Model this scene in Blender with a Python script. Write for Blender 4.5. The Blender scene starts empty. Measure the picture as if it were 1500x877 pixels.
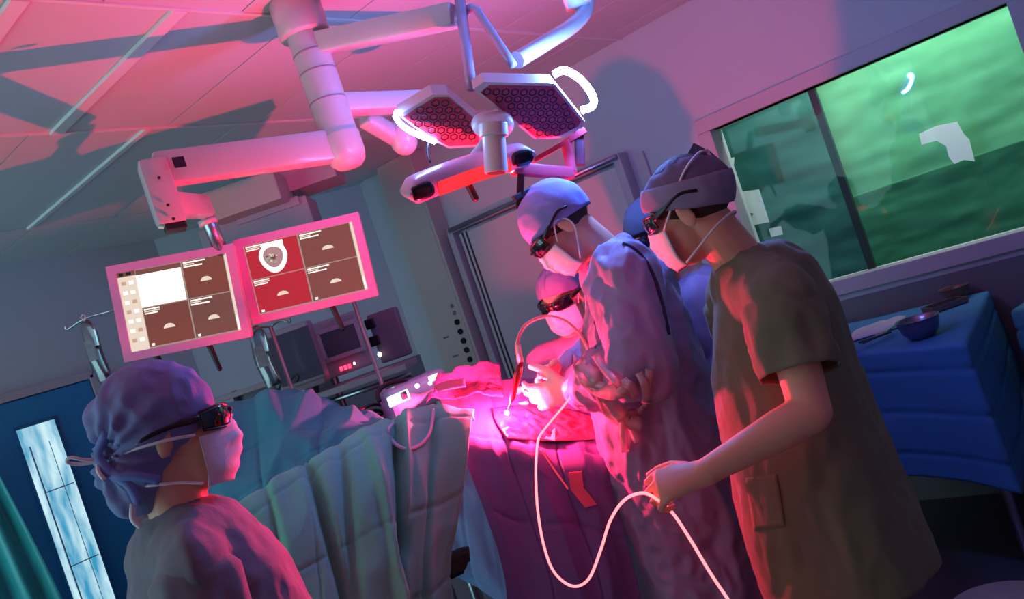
import bpy, bmesh, math, random
from mathutils import Vector, Matrix, noise
from mathutils.bvhtree import BVHTree

random.seed(7)
scene = bpy.context.scene
COL = scene.collection

# ---------------------------------------------------------------- camera
FOC = 1215.0                      # focal length in pixels of the 1500 x 877 frame
ROLL = math.radians(18.9)
YAW = math.radians(39.6)
EYE = 1.6
CX, CY = 750.0, 438.5
F_ = Vector((-math.sin(YAW), math.cos(YAW), 0))
R_ = Vector((math.cos(YAW), math.sin(YAW), 0))
Z_ = Vector((0, 0, 1))

cam_data = bpy.data.cameras.new('camera')
cam_data.sensor_width = 36.0
cam_data.lens = FOC / 1500.0 * 36.0
cam_data.clip_start = 0.05
cam = bpy.data.objects.new('camera', cam_data)
COL.objects.link(cam)
xc = R_ * math.cos(ROLL) - Z_ * math.sin(ROLL)
yc = R_ * math.sin(ROLL) + Z_ * math.cos(ROLL)
cam.matrix_world = Matrix(((xc.x, yc.x, -F_.x, 0), (xc.y, yc.y, -F_.y, 0), (xc.z, yc.z, -F_.z, EYE), (0, 0, 0, 1)))
scene.camera = cam

# ---------------------------------------------------------------- world and view
world = bpy.data.worlds.new('world')
scene.world = world
world.use_nodes = True
bg = world.node_tree.nodes['Background']
bg.inputs['Color'].default_value = (0.42, 0.78, 0.88, 1)
bg.inputs['Strength'].default_value = 2.8
vs = scene.view_settings
vs.view_transform = 'Standard'
vs.look = 'None'
vs.exposure = 0.0
vs.gamma = 1.0
vs.use_curve_mapping = False


# ---------------------------------------------------------------- coordinates
def LW(r, d, z):
    """metres to the right, metres ahead, height -> world"""
    return R_ * r + F_ * d + Z_ * z


def DV(r, d, z=0.0):
    return (R_ * r + F_ * d + Z_ * z).normalized()


def uv(x, y):
    dx, dy = x - CX, y - CY
    c, s = math.cos(ROLL), math.sin(ROLL)
    return dx * c - dy * s, -dx * s - dy * c


def at(x, y, d):
    u, v = uv(x, y)
    return LW(u * d / FOC, d, EYE + v * d / FOC)


def at_plane(x, y, p0, n):
    o = Vector((0, 0, EYE))
    k = at(x, y, 1.0) - o
    return o + k * ((p0 - o).dot(n) / k.dot(n))


SPOT = at(744, 608, 2.5)           # tip of the laser, the strongest light in the room


def hx(h, a=1.0):
    h = h.lstrip('#')
    out = []
    for i in (0, 2, 4):
        c = int(h[i:i + 2], 16) / 255.0
        out.append(c / 12.92 if c <= 0.04045 else ((c + 0.055) / 1.055) ** 2.4)
    return (out[0], out[1], out[2], a)


# ---------------------------------------------------------------- materials
MATS = {}


def mat(name, col, rough=0.6, metal=0.0, bump=0.0, scale=60.0, var=0.08, vscale=6.0, sheen=0.0, spec=0.5, coat=0.0, sss=0.0, stretch=None):
    if name in MATS:
        return MATS[name]
    m = bpy.data.materials.new(name)
    m.use_nodes = True
    nt = m.node_tree
    b = nt.nodes['Principled BSDF']
    c = hx(col) if isinstance(col, str) else col
    tc = nt.nodes.new('ShaderNodeTexCoord')
    nz = nt.nodes.new('ShaderNodeTexNoise')
    nz.inputs['Scale'].default_value = vscale
    nz.inputs['Detail'].default_value = 5
    nt.links.new(tc.outputs['Object'], nz.inputs['Vector'])
    mx = nt.nodes.new('ShaderNodeMixRGB')
    mx.inputs['Color1'].default_value = tuple(max(0, k * (1 - var)) for k in c[:3]) + (1,)
    mx.inputs['Color2'].default_value = tuple(min(1, k * (1 + var)) for k in c[:3]) + (1,)
    nt.links.new(nz.outputs['Fac'], mx.inputs['Fac'])
    nt.links.new(mx.outputs['Color'], b.inputs['Base Color'])
    b.inputs['Roughness'].default_value = rough
    b.inputs['Metallic'].default_value = metal
    b.inputs['Specular IOR Level'].default_value = spec
    b.inputs['Sheen Weight'].default_value = sheen
    b.inputs['Coat Weight'].default_value = coat
    if sss:
        b.inputs['Subsurface Weight'].default_value = sss
        b.inputs['Subsurface Radius'].default_value = (0.012, 0.004, 0.002)
        b.inputs['Subsurface Scale'].default_value = 1.0
    if bump:
        n2 = nt.nodes.new('ShaderNodeTexNoise')
        n2.inputs['Scale'].default_value = scale
        n2.inputs['Detail'].default_value = 4
        if stretch:
            mp = nt.nodes.new('ShaderNodeMapping')
            mp.inputs['Scale'].default_value = stretch
            nt.links.new(tc.outputs['Object'], mp.inputs['Vector'])
            nt.links.new(mp.outputs['Vector'], n2.inputs['Vector'])
        else:
            nt.links.new(tc.outputs['Object'], n2.inputs['Vector'])
        bp = nt.nodes.new('ShaderNodeBump')
        bp.inputs['Strength'].default_value = bump
        bp.inputs['Distance'].default_value = 0.01
        nt.links.new(n2.outputs['Fac'], bp.inputs['Height'])
        nt.links.new(bp.outputs['Normal'], b.inputs['Normal'])
    MATS[name] = m
    return m


def emis(name, col, strength, base='#101010', rough=0.3):
    if name in MATS:
        return MATS[name]
    m = bpy.data.materials.new(name)
    m.use_nodes = True
    b = m.node_tree.nodes['Principled BSDF']
    b.inputs['Base Color'].default_value = hx(base)
    b.inputs['Roughness'].default_value = rough
    b.inputs['Emission Color'].default_value = hx(col) if isinstance(col, str) else col
    b.inputs['Emission Strength'].default_value = strength
    MATS[name] = m
    return m


def glassy(name, tint, refl, rough=0.02, ior_face=0.06):
    """thin clear sheet: transparent with a mirror layer that grows at grazing angles"""
    if name in MATS:
        return MATS[name]
    m = bpy.data.materials.new(name)
    m.use_nodes = True
    nt = m.node_tree
    nt.nodes.clear()
    out = nt.nodes.new('ShaderNodeOutputMaterial')
    tr = nt.nodes.new('ShaderNodeBsdfTransparent')
    tr.inputs['Color'].default_value = tint
    gl = nt.nodes.new('ShaderNodeBsdfGlossy')
    gl.inputs['Roughness'].default_value = rough
    fr = nt.nodes.new('ShaderNodeFresnel')
    fr.inputs['IOR'].default_value = 1.5
    ma = nt.nodes.new('ShaderNodeMath')
    ma.operation = 'MULTIPLY'
    ma.inputs[1].default_value = refl
    ma.use_clamp = True
    nt.links.new(fr.outputs['Fac'], ma.inputs[0])
    mx = nt.nodes.new('ShaderNodeMixShader')
    nt.links.new(ma.outputs[0], mx.inputs['Fac'])
    nt.links.new(tr.outputs[0], mx.inputs[1])
    nt.links.new(gl.outputs[0], mx.inputs[2])
    nt.links.new(mx.outputs[0], out.inputs['Surface'])
    MATS[name] = m
    return m


# ---------------------------------------------------------------- mesh building
class MB:
    def __init__(self):
        self.v = []
        self.f = []

    def add(self, vs_, fs_):
        o = len(self.v)
        self.v += [Vector(p) for p in vs_]
        self.f += [tuple(i + o for i in q) for q in fs_]
        return self

    def box(self, c, size, ax=None, bev=0.0):
        c = Vector(c)
        ax = ax or (Vector((1, 0, 0)), Vector((0, 1, 0)), Vector((0, 0, 1)))
        if bev > 0:
            bm = bmesh.new()
            bmesh.ops.create_cube(bm, size=1.0)
            for q in bm.verts:
                q.co = Vector((q.co.x * size[0], q.co.y * size[1], q.co.z * size[2]))
            bmesh.ops.bevel(bm, geom=bm.edges[:], offset=min(bev, 0.49 * min(size)), segments=2, profile=0.6, affect='EDGES')
            bm.verts.index_update()
            vs_ = [c + ax[0] * q.co.x + ax[1] * q.co.y + ax[2] * q.co.z for q in bm.verts]
            fs_ = [tuple(q.index for q in fc.verts) for fc in bm.faces]
            bm.free()
            return self.add(vs_, fs_)
        h = [s_ / 2 for s_ in size]
        vs_ = []
        for i, j, k in ((-1, -1, -1), (1, -1, -1), (1, 1, -1), (-1, 1, -1), (-1, -1, 1), (1, -1, 1), (1, 1, 1), (-1, 1, 1)):
            vs_.append(c + ax[0] * (i * h[0]) + ax[1] * (j * h[1]) + ax[2] * (k * h[2]))
        return self.add(vs_, [(0, 3, 2, 1), (4, 5, 6, 7), (0, 1, 5, 4), (1, 2, 6, 5), (2, 3, 7, 6), (3, 0, 4, 7)])

    def rings(self, rings, close=True):
        n = len(rings[0])
        vs_ = [p for r in rings for p in r]
        fs_ = []
        for i in range(len(rings) - 1):
            for j in range(n):
                a, b = i * n + j, i * n + (j + 1) % n
                fs_.append((a, b, b + n, a + n))
        if close:
            fs_.append(tuple(range(n - 1, -1, -1)))
            fs_.append(tuple((len(rings) - 1) * n + j for j in range(n)))
        return self.add(vs_, fs_)

    def loft(self, secs, n=20, close=True, p=2.0):
        """secs: (centre, side vector, front vector)"""
        rs = []
        for c, a, b in secs:
            ring = []
            for j in range(n):
                t = 2 * math.pi * j / n
                ct, st = math.cos(t), math.sin(t)
                e = 2.0 / p
                ring.append(Vector(c) + a * (math.copysign(abs(ct) ** e, ct)) + b * (math.copysign(abs(st) ** e, st)))
            rs.append(ring)
        return self.rings(rs, close)

    def cyl(self, p0, p1, r0, r1=None, n=16, close=True):
        return self.tube([p0, p1], [r0, r0 if r1 is None else r1], n, close)

    def tube(self, pts, r, n=8, close=True):
        pts = [Vector(p) for p in pts]
        if not isinstance(r, (list, tuple)):
            r = [r] * len(pts)
        rs = []
        prev = None
        for i, p in enumerate(pts):
            t = (pts[min(i + 1, len(pts) - 1)] - pts[max(i - 1, 0)]).normalized()
            if prev is None:
                a = t.orthogonal().normalized()
            else:
                a = (prev - t * prev.dot(t))
                a = a.normalized() if a.length > 1e-6 else t.orthogonal().normalized()
            prev = a
            b = t.cross(a)
            rs.append([p + (a * math.cos(2 * math.pi * j / n) + b * math.sin(2 * math.pi * j / n)) * r[i] for j in range(n)])
        return self.rings(rs, close)

    def cap(self, p0, r0, p1, r1, n=14):
        """capsule with round ends"""
        p0, p1 = Vector(p0), Vector(p1)
        t = p1 - p0
        t = t.normalized() if t.length > 1e-6 else Vector((0, 0, 1))
        pts, rs = [], []
        for k in range(5):
            a = math.pi / 2 * (1 - k / 4.0)
            pts.append(p0 - t * r0 * math.sin(a))
            rs.append(max(r0 * math.cos(a), r0 * 0.08))
        for k in range(5):
            a = math.pi / 2 * k / 4.0
            pts.append(p1 + t * r1 * math.sin(a))
            rs.append(max(r1 * math.cos(a), r1 * 0.08))
        a0 = t.orthogonal().normalized()
        b0 = t.cross(a0)
        rr = [[p + (a0 * math.cos(2 * math.pi * j / n) + b0 * math.sin(2 * math.pi * j / n)) * r for j in range(n)] for p, r in zip(pts, rs)]
        return self.rings(rr, True)

    def ell(self, c, rad, M=None, nu=16, nv=10):
        c = Vector(c)
        M = M or Matrix.Identity(3)
        vs_, fs_ = [], []
        for i in range(1, nv):
            th = math.pi * i / nv
            for j in range(nu):
                ph = 2 * math.pi * j / nu
                vs_.append(c + M @ Vector((rad[0] * math.sin(th) * math.cos(ph), rad[1] * math.sin(th) * math.sin(ph), rad[2] * math.cos(th))))
        top, bot = len(vs_), len(vs_) + 1
        vs_ += [c + M @ Vector((0, 0, rad[2])), c - M @ Vector((0, 0, rad[2]))]
        for i in range(nv - 2):
            for j in range(nu):
                a, b = i * nu + j, i * nu + (j + 1) % nu
                fs_.append((a, a + nu, b + nu, b))
        for j in range(nu):
            fs_.append((top, j, (j + 1) % nu))
            fs_.append((bot, (nv - 2) * nu + (j + 1) % nu, (nv - 2) * nu + j))
        return self.add(vs_, fs_)

    def prism(self, poly, ext):
        """polygon (list of points) pushed along the vector ext"""
        n = len(poly)
        poly = [Vector(p) for p in poly]
        vs_ = poly + [p + ext for p in poly]
        fs_ = [tuple(range(n - 1, -1, -1)), tuple(range(n, 2 * n))]
        for j in range(n):
            k = (j + 1) % n
            fs_.append((j, k, k + n, j + n))
        return self.add(vs_, fs_)

    def grid(self, pts):
        nr, nc = len(pts), len(pts[0])
        fs_ = []
        for i in range(nr - 1):
            for j in range(nc - 1):
                a = i * nc + j
                fs_.append((a, a + 1, a + nc + 1, a + nc))
        return self.add([p for row in pts for p in row], fs_)

    def mesh(self, name, off=Vector((0, 0, 0))):
        me = bpy.data.meshes.new(name)
        me.from_pydata([tuple(p - off) for p in self.v], [], self.f)
        me.update()
        return me

    def build(self, name, m, parent=None, smooth=False, loc=None, fix=True):
        if parent is None:
            if loc is None:
                xs = [p.x for p in self.v]
                ys = [p.y for p in self.v]
                zs = [p.z for p in self.v]
                loc = Vector(((min(xs) + max(xs)) / 2, (min(ys) + max(ys)) / 2, min(zs)))
            off = Vector(loc)
        else:
            off = ORG[parent.name]
        me = self.mesh(name, off)
        if fix:
            bm = bmesh.new()
            bm.from_mesh(me)
            bmesh.ops.recalc_face_normals(bm, faces=bm.faces)
            bm.to_mesh(me)
            bm.free()
        return place(name, me, m, parent, off, smooth)


ORG = {}


def place(name, me, m, parent, off, smooth=False):
    if smooth:
        me.polygons.foreach_set('use_smooth', [True] * len(me.polygons))
    me.materials.clear()
    me.materials.append(m)
    o = bpy.data.objects.new(name, me)
    COL.objects.link(o)
    if parent is None:
        o.location = off
    else:
        o.parent = parent
    ORG[o.name] = Vector(off)
    return o


def shrink(o, angle=40):
    """smooth shading with sharp edges kept"""
    me = o.data
    me.polygons.foreach_set('use_smooth', [True] * len(me.polygons))
    me.set_sharp_from_angle(angle=math.radians(angle))
    return o


def tag(o, label, cat, group=None, kind=None):
    if label:
        o['label'] = label
    if cat:
        o['category'] = cat
    if group:
        o['group'] = group
    if kind:
        o['kind'] = kind
    return o


def thing(name, label, cat, loc, group=None):
    o = bpy.data.objects.new(name, None)
    o.empty_display_size = 0.1
    COL.objects.link(o)
    o.location = loc
    ORG[o.name] = Vector(loc)
    return tag(o, label, cat, group)


def struct(name, mb, m, parent=None, smooth=False):
    o = mb.build(name, m, parent, smooth)
    if parent is None:
        o['kind'] = 'structure'
    return o


def blob(mb, voxel, smooth=4):
    """all shapes of mb fused into one continuous surface; returns a mesh in world coordinates"""
    me = mb.mesh('tmp')
    o = bpy.data.objects.new('tmp', me)
    COL.objects.link(o)
    r = o.modifiers.new('r', 'REMESH')
    r.mode = 'VOXEL'
    r.voxel_size = voxel
    s_ = o.modifiers.new('s', 'SMOOTH')
    s_.factor = 0.5
    s_.iterations = smooth
    dg = bpy.context.evaluated_depsgraph_get()
    me2 = bpy.data.meshes.new_from_object(o.evaluated_get(dg))
    bpy.data.objects.remove(o)
    bpy.data.meshes.remove(me)
    return me2


def warp(me, fn):
    """fn(co, normal) -> displacement vector"""
    ns = [Vector(n.vector) for n in me.vertex_normals]
    for i, q in enumerate(me.vertices):
        q.co += fn(q.co, ns[i])
    me.update()


def put(me, name, m, parent, smooth=True):
    off = ORG[parent.name]
    me.transform(Matrix.Translation(-off))
    return place(name, me, m, parent, off, smooth)


def cut_away(me, planes):
    """delete faces beyond small planes: (centre, normal, radius)"""
    bm = bmesh.new()
    bm.from_mesh(me)
    for c, n, rad in planes:
        geo = [fc for fc in bm.faces if (fc.calc_center_median() - c).length < rad]
        gs = set(geo)
        es = set(e for fc in geo for e in fc.edges)
        vs_ = set(q for fc in geo for q in fc.verts)
        bmesh.ops.bisect_plane(bm, geom=list(gs) + list(es) + list(vs_), plane_co=c, plane_no=n, clear_outer=False, clear_inner=False)
        dead = [fc for fc in bm.faces if (fc.calc_center_median() - c).dot(n) > 1e-4 and (fc.calc_center_median() - c).length < rad]
        bmesh.ops.delete(bm, geom=dead, context='FACES')
    bm.to_mesh(me)
    bm.free()
    me.update()


def hit(o, x, y, lift=0.004, fallback=2.4):
    """point on the surface of mesh object o on the sight line of a photograph point"""
    key = o.name
    if key not in hit.cache:
        off = ORG[o.name]
        hit.cache[key] = BVHTree.FromPolygons([q.co + off for q in o.data.vertices], [tuple(q.vertices) for q in o.data.polygons])
    e = Vector((0, 0, EYE))
    k = (at(x, y, 1.0) - e).normalized()
    loc, nrm, idx, dist = hit.cache[key].ray_cast(e, k)
    if loc is None:
        return at(x, y, fallback)
    return loc - k * lift


hit.cache = {}


def solid(o, t, off=-1.0):
    s_ = o.modifiers.new('solid', 'SOLIDIFY')
    s_.thickness = t
    s_.offset = off
    return o


def nz(p, f, stretch=(1, 1, 1), seed=0.0):
    return noise.noise(Vector((p.x * f * stretch[0] + seed, p.y * f * stretch[1] + seed * 1.7, p.z * f * stretch[2] - seed)))


def cr(p0, p1, p2, p3, t):
    return 0.5 * ((2 * p1) + (p2 - p0) * t + (2 * p0 - 5 * p1 + 4 * p2 - p3) * t * t + (3 * p1 - p0 - 3 * p2 + p3) * t * t * t)


def spline(pts, n):
    pts = [Vector(p) for p in pts]
    out = []
    m = len(pts) - 1
    for k in range(n):
        x = m * k / (n - 1)
        i = min(int(x), m - 1)
        t = x - i
        p0 = pts[i - 1] if i > 0 else pts[0] * 2 - pts[1]
        p3 = pts[i + 2] if i + 2 <= m else pts[m] * 2 - pts[m - 1]
        out.append(cr(p0, pts[i], pts[i + 1], p3, t))
    return out


def surf(ctrl, nr, nc):
    """smooth surface through a grid of control points"""
    rows = [spline(r, nc) for r in ctrl]
    cols = [spline([rows[i][j] for i in range(len(rows))], nr) for j in range(nc)]
    return [[cols[j][i] for j in range(nc)] for i in range(nr)]

# ================================================================ THE ROOM
M_WALL = mat('wall_paint', '#b9bcc4', 0.7, bump=0.05, scale=90, var=0.03)
M_CEIL = mat('ceiling_panel', '#d2d2d2', 0.55, bump=0.03, scale=120, var=0.03)
M_GRID = mat('ceiling_profile', '#e6e4e2', 0.4, var=0.02)
M_DARKGAP = mat('ceiling_joint', '#6b6c70', 0.8)
M_FLOOR = mat('floor_vinyl', '#4a4a55', 0.35, bump=0.02, scale=20, var=0.12)
M_DADO = mat('dado_panel', '#6a6a72', 0.5, var=0.05)
M_FRAME = mat('window_frame_paint', '#b3aab4', 0.5, var=0.03)
M_DOOR = mat('door_laminate', '#c6bfc4', 0.5, var=0.03)
M_STEEL = mat('brushed_steel', '#b8bcc4', 0.3, 1.0, var=0.05)
M_DARK = mat('dark_rubber', '#17161a', 0.5, var=0.1)
M_BLACK = mat('black_plastic', '#0c0c10', 0.25, var=0.1)
M_WHITE = mat('white_plastic', '#d9d6da', 0.35, var=0.03, coat=0.2)

ZC = 2.767      # ceiling
YW = 4.2        # wall with the door and the window
XL = -5.25      # wall on the left

struct('floor', MB().box((-2.2, 1.4, -0.05), (7.6, 6.6, 0.1)), M_FLOOR)

# ceiling: backing plate with separate panels and profiles under it
ceil = struct('ceiling', MB().box((-2.2, 1.4, ZC + 0.06), (7.6, 6.6, 0.08)), M_DARKGAP)
bays = [(-5.3, -4.5, 1.0), (-4.5, -3.13, 0.97), (-3.13, -2.13, 1.06), (-2.13, -1.0, 0.82), (-1.0, 0.2, 1.06), (0.2, 1.5, 0.9)]
pitch = 0.46
for bi, (x0, x1, off) in enumerate(bays):
    k = -8
    while True:
        y0 = off + k * pitch
        k += 1
        if y0 < -1.7:
            continue
        if y0 > 4.15:
            break
        y1 = min(y0 + pitch, 4.2)
        MB().box(((x0 + x1) / 2, (y0 + y1) / 2, ZC + 0.012), (x1 - x0 - 0.008, y1 - y0 - 0.006, 0.02)).build('ceiling_panel', M_CEIL, ceil)
for (xa, xb, y) in ((-3.13, -2.13, 1.52), (-3.13, -2.13, 1.06), (-4.5, -3.13, 1.89)):
    w = 0.05 if y != 1.89 else 0.028
    MB().box(((xa + xb) / 2, y, ZC - 0.004), (xb - xa, w, 0.014), bev=0.003).build('ceiling_profile', M_GRID, ceil)
for x in (-2.13, -3.13):
    MB().box((x, 1.4, ZC), (0.014, 5.6, 0.01)).build('ceiling_profile', M_GRID, ceil)

# wall with door and window (opening left free for the window)
WX0, WX1, WZ0, WZ1 = -1.80, -0.395, 1.165, 2.105
wb = MB()
wb.box(((-4.6 + WX0) / 2, YW + 0.06, 1.4), (WX0 + 4.6, 0.12, 2.8))
wb.box(((WX1 + 1.6) / 2, YW + 0.06, 1.4), (1.6 - WX1, 0.12, 2.8))
wb.box(((WX0 + WX1) / 2, YW + 0.06, (WZ1 + 2.8) / 2), (WX1 - WX0, 0.12, 2.8 - WZ1))
wb.box(((WX0 + WX1) / 2, YW + 0.06, WZ0 / 2), (WX1 - WX0, 0.12, WZ0))
wall_back = struct('wall_back', wb, M_WALL)
MB().box(((-1.9 + 1.6) / 2, YW - 0.004, 0.53), (3.5, 0.008, 1.06)).build('dado_panel', M_DADO, wall_back)
# left wall and the slanted wall in the corner
struct('wall_left', MB().box((XL - 0.06, 0.5, 1.4), (0.12, 5.1, 2.8)), M_WALL)
pA, pB = Vector((-5.25, 2.95, 0)), Vector((-4.36, 4.42, 0))
dd = (pB - pA).normalized()
nn = Vector((dd.y, -dd.x, 0))
wc = struct('wall_corner', MB().box((pA + pB) / 2 - nn * 0.06 + Z_ * 1.4, ((pB - pA).length + 0.1, 0.12, 2.8), (dd, -nn, Z_)), M_WALL)
MB().box((pA + pB) / 2 + nn * 0.008 + Z_ * 0.72, ((pB - pA).length - 0.02, 0.016, 1.44), (dd, -nn, Z_)).build('dado_panel', M_DADO, wc)

struct('wall_right_blocker', MB().box((1.56, 1.2, 1.4), (0.12, 6.2, 2.8)), M_WALL)  # unseen wall added to block world light from the right
struct('wall_front_blocker', MB().box((-0.25, -1.86, 1.4), (3.5, 0.12, 2.8)), M_WALL)  # unseen rear wall added against world light, left open at the back left

# service pillar between the slanted wall and the door
pil = struct('trim_1', MB().box((-3.965, YW - 0.07, 1.383), (0.345, 0.14, 2.766)), mat('pillar_panel', '#bdb3ab', 0.5, var=0.03))
pil['label'] = 'pale full height service pillar with a row of dark sockets'
MB().box((-3.965, YW - 0.142, 1.38), (0.30, 0.006, 2.7), bev=0.002).build('cover_panel', mat('pillar_cover', '#b9aea6', 0.45, var=0.03), pil)
for k in range(7):
    z = 1.575 - k * 0.066
    MB().cyl((-3.868, YW - 0.142, z), (-3.868, YW - 0.158, z), 0.022, 0.019, 12).build('socket', M_BLACK, pil, smooth=False)
for k in range(2):
    z = 1.64 + k * 0.05
    MB().cyl((-3.868, YW - 0.142, z), (-3.868, YW - 0.15, z), 0.016, 0.014, 12).build('socket', mat('socket_grey', '#6d6870', 0.5), pil)
for k in range(3):
    MB().box((-4.02 + 0.03 * k, YW - 0.146, 1.50 - 0.14 * k), (0.05, 0.004, 0.012)).build('label_strip', mat('socket_grey', '#6d6870', 0.5), pil)

# sliding door on the wall
d1 = struct('door_1', MB().box((-3.02, YW - 0.045, 1.065), (1.30, 0.05, 2.12), bev=0.006), M_DOOR)
d1['label'] = 'wide pale sliding door hung from a steel rail'
for s_, xx in ((0, -3.72), (1, -2.345)):
    MB().box((xx, YW - 0.05, 1.075), (0.05, 0.1, 2.15), bev=0.006).build('door_frame', M_FRAME, d1)
MB().box((-3.03, YW - 0.05, 2.165), (1.42, 0.1, 0.04), bev=0.006).build('door_frame', M_FRAME, d1)
MB().cyl((-3.7, YW - 0.115, 2.165), (-2.33, YW - 0.115, 2.165), 0.016, n=12).build('door_rail', M_STEEL, d1, smooth=True)
for xx in (-3.635, -3.60):
    MB().box((xx, YW - 0.072, 1.065), (0.012, 0.006, 2.12)).build('groove', mat('groove_dark', '#3a2c38', 0.6), d1)
MB().tube([(-2.45, YW - 0.07, 0.85), (-2.45, YW - 0.13, 0.87), (-2.45, YW - 0.13, 1.2), (-2.45, YW - 0.07, 1.22)], 0.012, 8).build('door_handle', M_STEEL, d1, smooth=True)
MB().box((-2.24, YW - 0.012, 1.075), (0.05, 0.024, 2.15), bev=0.004).build('trim_strip', M_FRAME, d1)

# window: frame, pane, mullion
w1 = struct('window_1', MB().box(((WX0 + WX1) / 2, YW + 0.075, (WZ0 + WZ1) / 2), (WX1 - WX0, 0.008, WZ1 - WZ0)), glassy('window_glass', (0.93, 0.97, 0.95, 1), 0.35))
w1['label'] = 'wide observation window with green cloth hung behind the glass'
fw = 0.075
MB().box(((WX0 + WX1) / 2, YW + 0.03, WZ1 + fw / 2), (WX1 - WX0 + 2 * fw, 0.12, fw), bev=0.004).build('window_frame', M_FRAME, w1)
MB().box(((WX0 + WX1) / 2, YW + 0.03, WZ0 - fw / 2), (WX1 - WX0 + 2 * fw, 0.12, fw), bev=0.004).build('window_frame', M_FRAME, w1)
MB().box((WX0 - fw / 2, YW + 0.03, (WZ0 + WZ1) / 2), (fw, 0.12, WZ1 - WZ0), bev=0.004).build('window_frame', M_FRAME, w1)
MB().box((WX1 + fw / 2, YW + 0.03, (WZ0 + WZ1) / 2), (fw, 0.12, WZ1 - WZ0), bev=0.004).build('window_frame', M_FRAME, w1)
MB().box((-1.285, YW + 0.10, (WZ0 + WZ1) / 2), (0.035, 0.03, WZ1 - WZ0)).build('mullion', mat('mullion_dark', '#243232', 0.5), w1)

# room behind the window: unseen box added to keep world light out
struct('wall_beyond_blocker', MB().box((-1.1, YW + 1.12, 1.6), (3.2, 0.06, 2.4)).box((-2.7, YW + 0.62, 1.6), (0.06, 1.0, 2.4)).box((0.5, YW + 0.62, 1.6), (0.06, 1.0, 2.4)).box((-1.1, YW + 0.62, 2.8), (3.2, 1.0, 0.06)).box((-1.1, YW + 0.62, 0.4), (3.2, 1.0, 0.06)), M_WALL)


def hang(name, x0, x1, z0, z1, y, amp, colr, seed, label):
    rows = []
    n1, n2 = 60, 70
    for i in range(n1 + 1):
        z = z0 + (z1 - z0) * i / n1
        row = []
        for j in range(n2 + 1):
            x = x0 + (x1 - x0) * j / n2
            p = Vector((x, 0, z))
            h = nz(p, 2.2, (1, 1, 2.6), seed) * amp + nz(p, 6, (0.7, 1, 2.2), seed + 3) * amp * 0.45 + nz(p, 15, (0.6, 1, 1.5), seed + 5) * amp * 0.2
            row.append((x, y + h, z))
        rows.append(row)
    o = MB().grid(rows).build(name, mat(name + '_' + colr[1:], colr, 0.7, bump=0.12, scale=14, var=0.18, vscale=9), None, True)
    solid(o, 0.003)
    return tag(o, label, 'cloth', 'green cloths behind the window')


hang('green_cloth', -1.50, -0.1, 0.9, 2.35, YW + 0.78, 0.018, '#5fae80', 1.0, 'large light green cloth behind the right pane of the window')
hang('green_cloth', -2.3, -1.465, 0.9, 2.35, YW + 0.70, 0.018, '#22665f', 4.0, 'dark teal cloth behind the narrow left pane of the window')
hang('green_cloth', -1.455, -0.56, 0.9, 1.53, YW + 0.66, 0.014, '#2a7a58', 8.0, 'smaller dark green cloth in front of the light green cloth')

lb = bpy.data.lights.new('beyond_lamp', 'AREA')
lb.energy = 24
lb.shape = 'RECTANGLE'
lb.size = 1.6
lb.size_y = 0.3
lb.color = (0.86, 1.0, 0.93)
lo = bpy.data.objects.new('beyond_lamp', lb)
COL.objects.link(lo)
lo.location = (-1.0, YW + 0.40, 2.7)
lo.rotation_euler = (0, 0, 0)

# blue covered door with lit vision pane on the left wall
M_BLUEDOOR = mat('blue_door_film', '#1184be', 0.4, bump=0.15, scale=8, var=0.15, stretch=(1, 6, 1))
d2 = struct('door_2', MB().box((XL + 0.025, 1.66, 0.985), (0.05, 1.14, 1.97), bev=0.006), M_BLUEDOOR)
d2['label'] = 'blue door with a tall lit pane beside the woman'
MB().box((XL + 0.055, 1.865, 1.17), (0.012, 0.235, 1.31), bev=0.004).build('pane_frame', mat('pane_frame_blue', '#0a5f92', 0.4), d2)
pane_m = emis('lit_pane', '#7fd6f2', 0.95)
_nt = pane_m.node_tree
_tc = _nt.nodes.new('ShaderNodeTexCoord')
_mp = _nt.nodes.new('ShaderNodeMapping')
_mp.inputs['Scale'].default_value = (1, 9, 2.2)
_nz = _nt.nodes.new('ShaderNodeTexNoise')
_nz.inputs['Scale'].default_value = 1.6
_nz.inputs['Detail'].default_value = 3
_rp = _nt.nodes.new('ShaderNodeValToRGB')
_rp.color_ramp.elements[0].position = 0.32
_rp.color_ramp.elements[0].color = hx('#3a9fc8')
_rp.color_ramp.elements[1].position = 0.66
_rp.color_ramp.elements[1].color = hx('#d2f6ff')
_nt.links.new(_tc.outputs['Object'], _mp.inputs['Vector'])
_nt.links.new(_mp.outputs['Vector'], _nz.inputs['Vector'])
_nt.links.new(_nz.outputs['Fac'], _rp.inputs['Fac'])
_nt.links.new(_rp.outputs['Color'], _nt.nodes['Principled BSDF'].inputs['Emission Color'])
pane = MB().box((XL + 0.064, 1.862, 1.17), (0.006, 0.205, 1.27)).build('lit_pane', pane_m, d2)
for yy, ww in ((1.795, 0.008), (1.90, 0.003)):
    MB().box((XL + 0.069, yy, 1.12), (0.006, ww, 1.15)).build('pane_bar', mat('pane_bar', '#8fd0e8', 0.5), pane)
for zz in (0.98, 1.42):
    MB().box((XL + 0.069, 1.875, zz), (0.006, 0.16, 0.006)).build('pane_bar', mat('pane_bar', '#8fd0e8', 0.5), pane)
MB().box((XL + 0.03, 2.262, 1.0), (0.06, 0.055, 2.0), bev=0.004).build('door_frame', M_FRAME, d2)
MB().box((XL + 0.03, 1.66, 2.0), (0.06, 1.2, 0.05), bev=0.004).build('door_frame', M_FRAME, d2)

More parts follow.
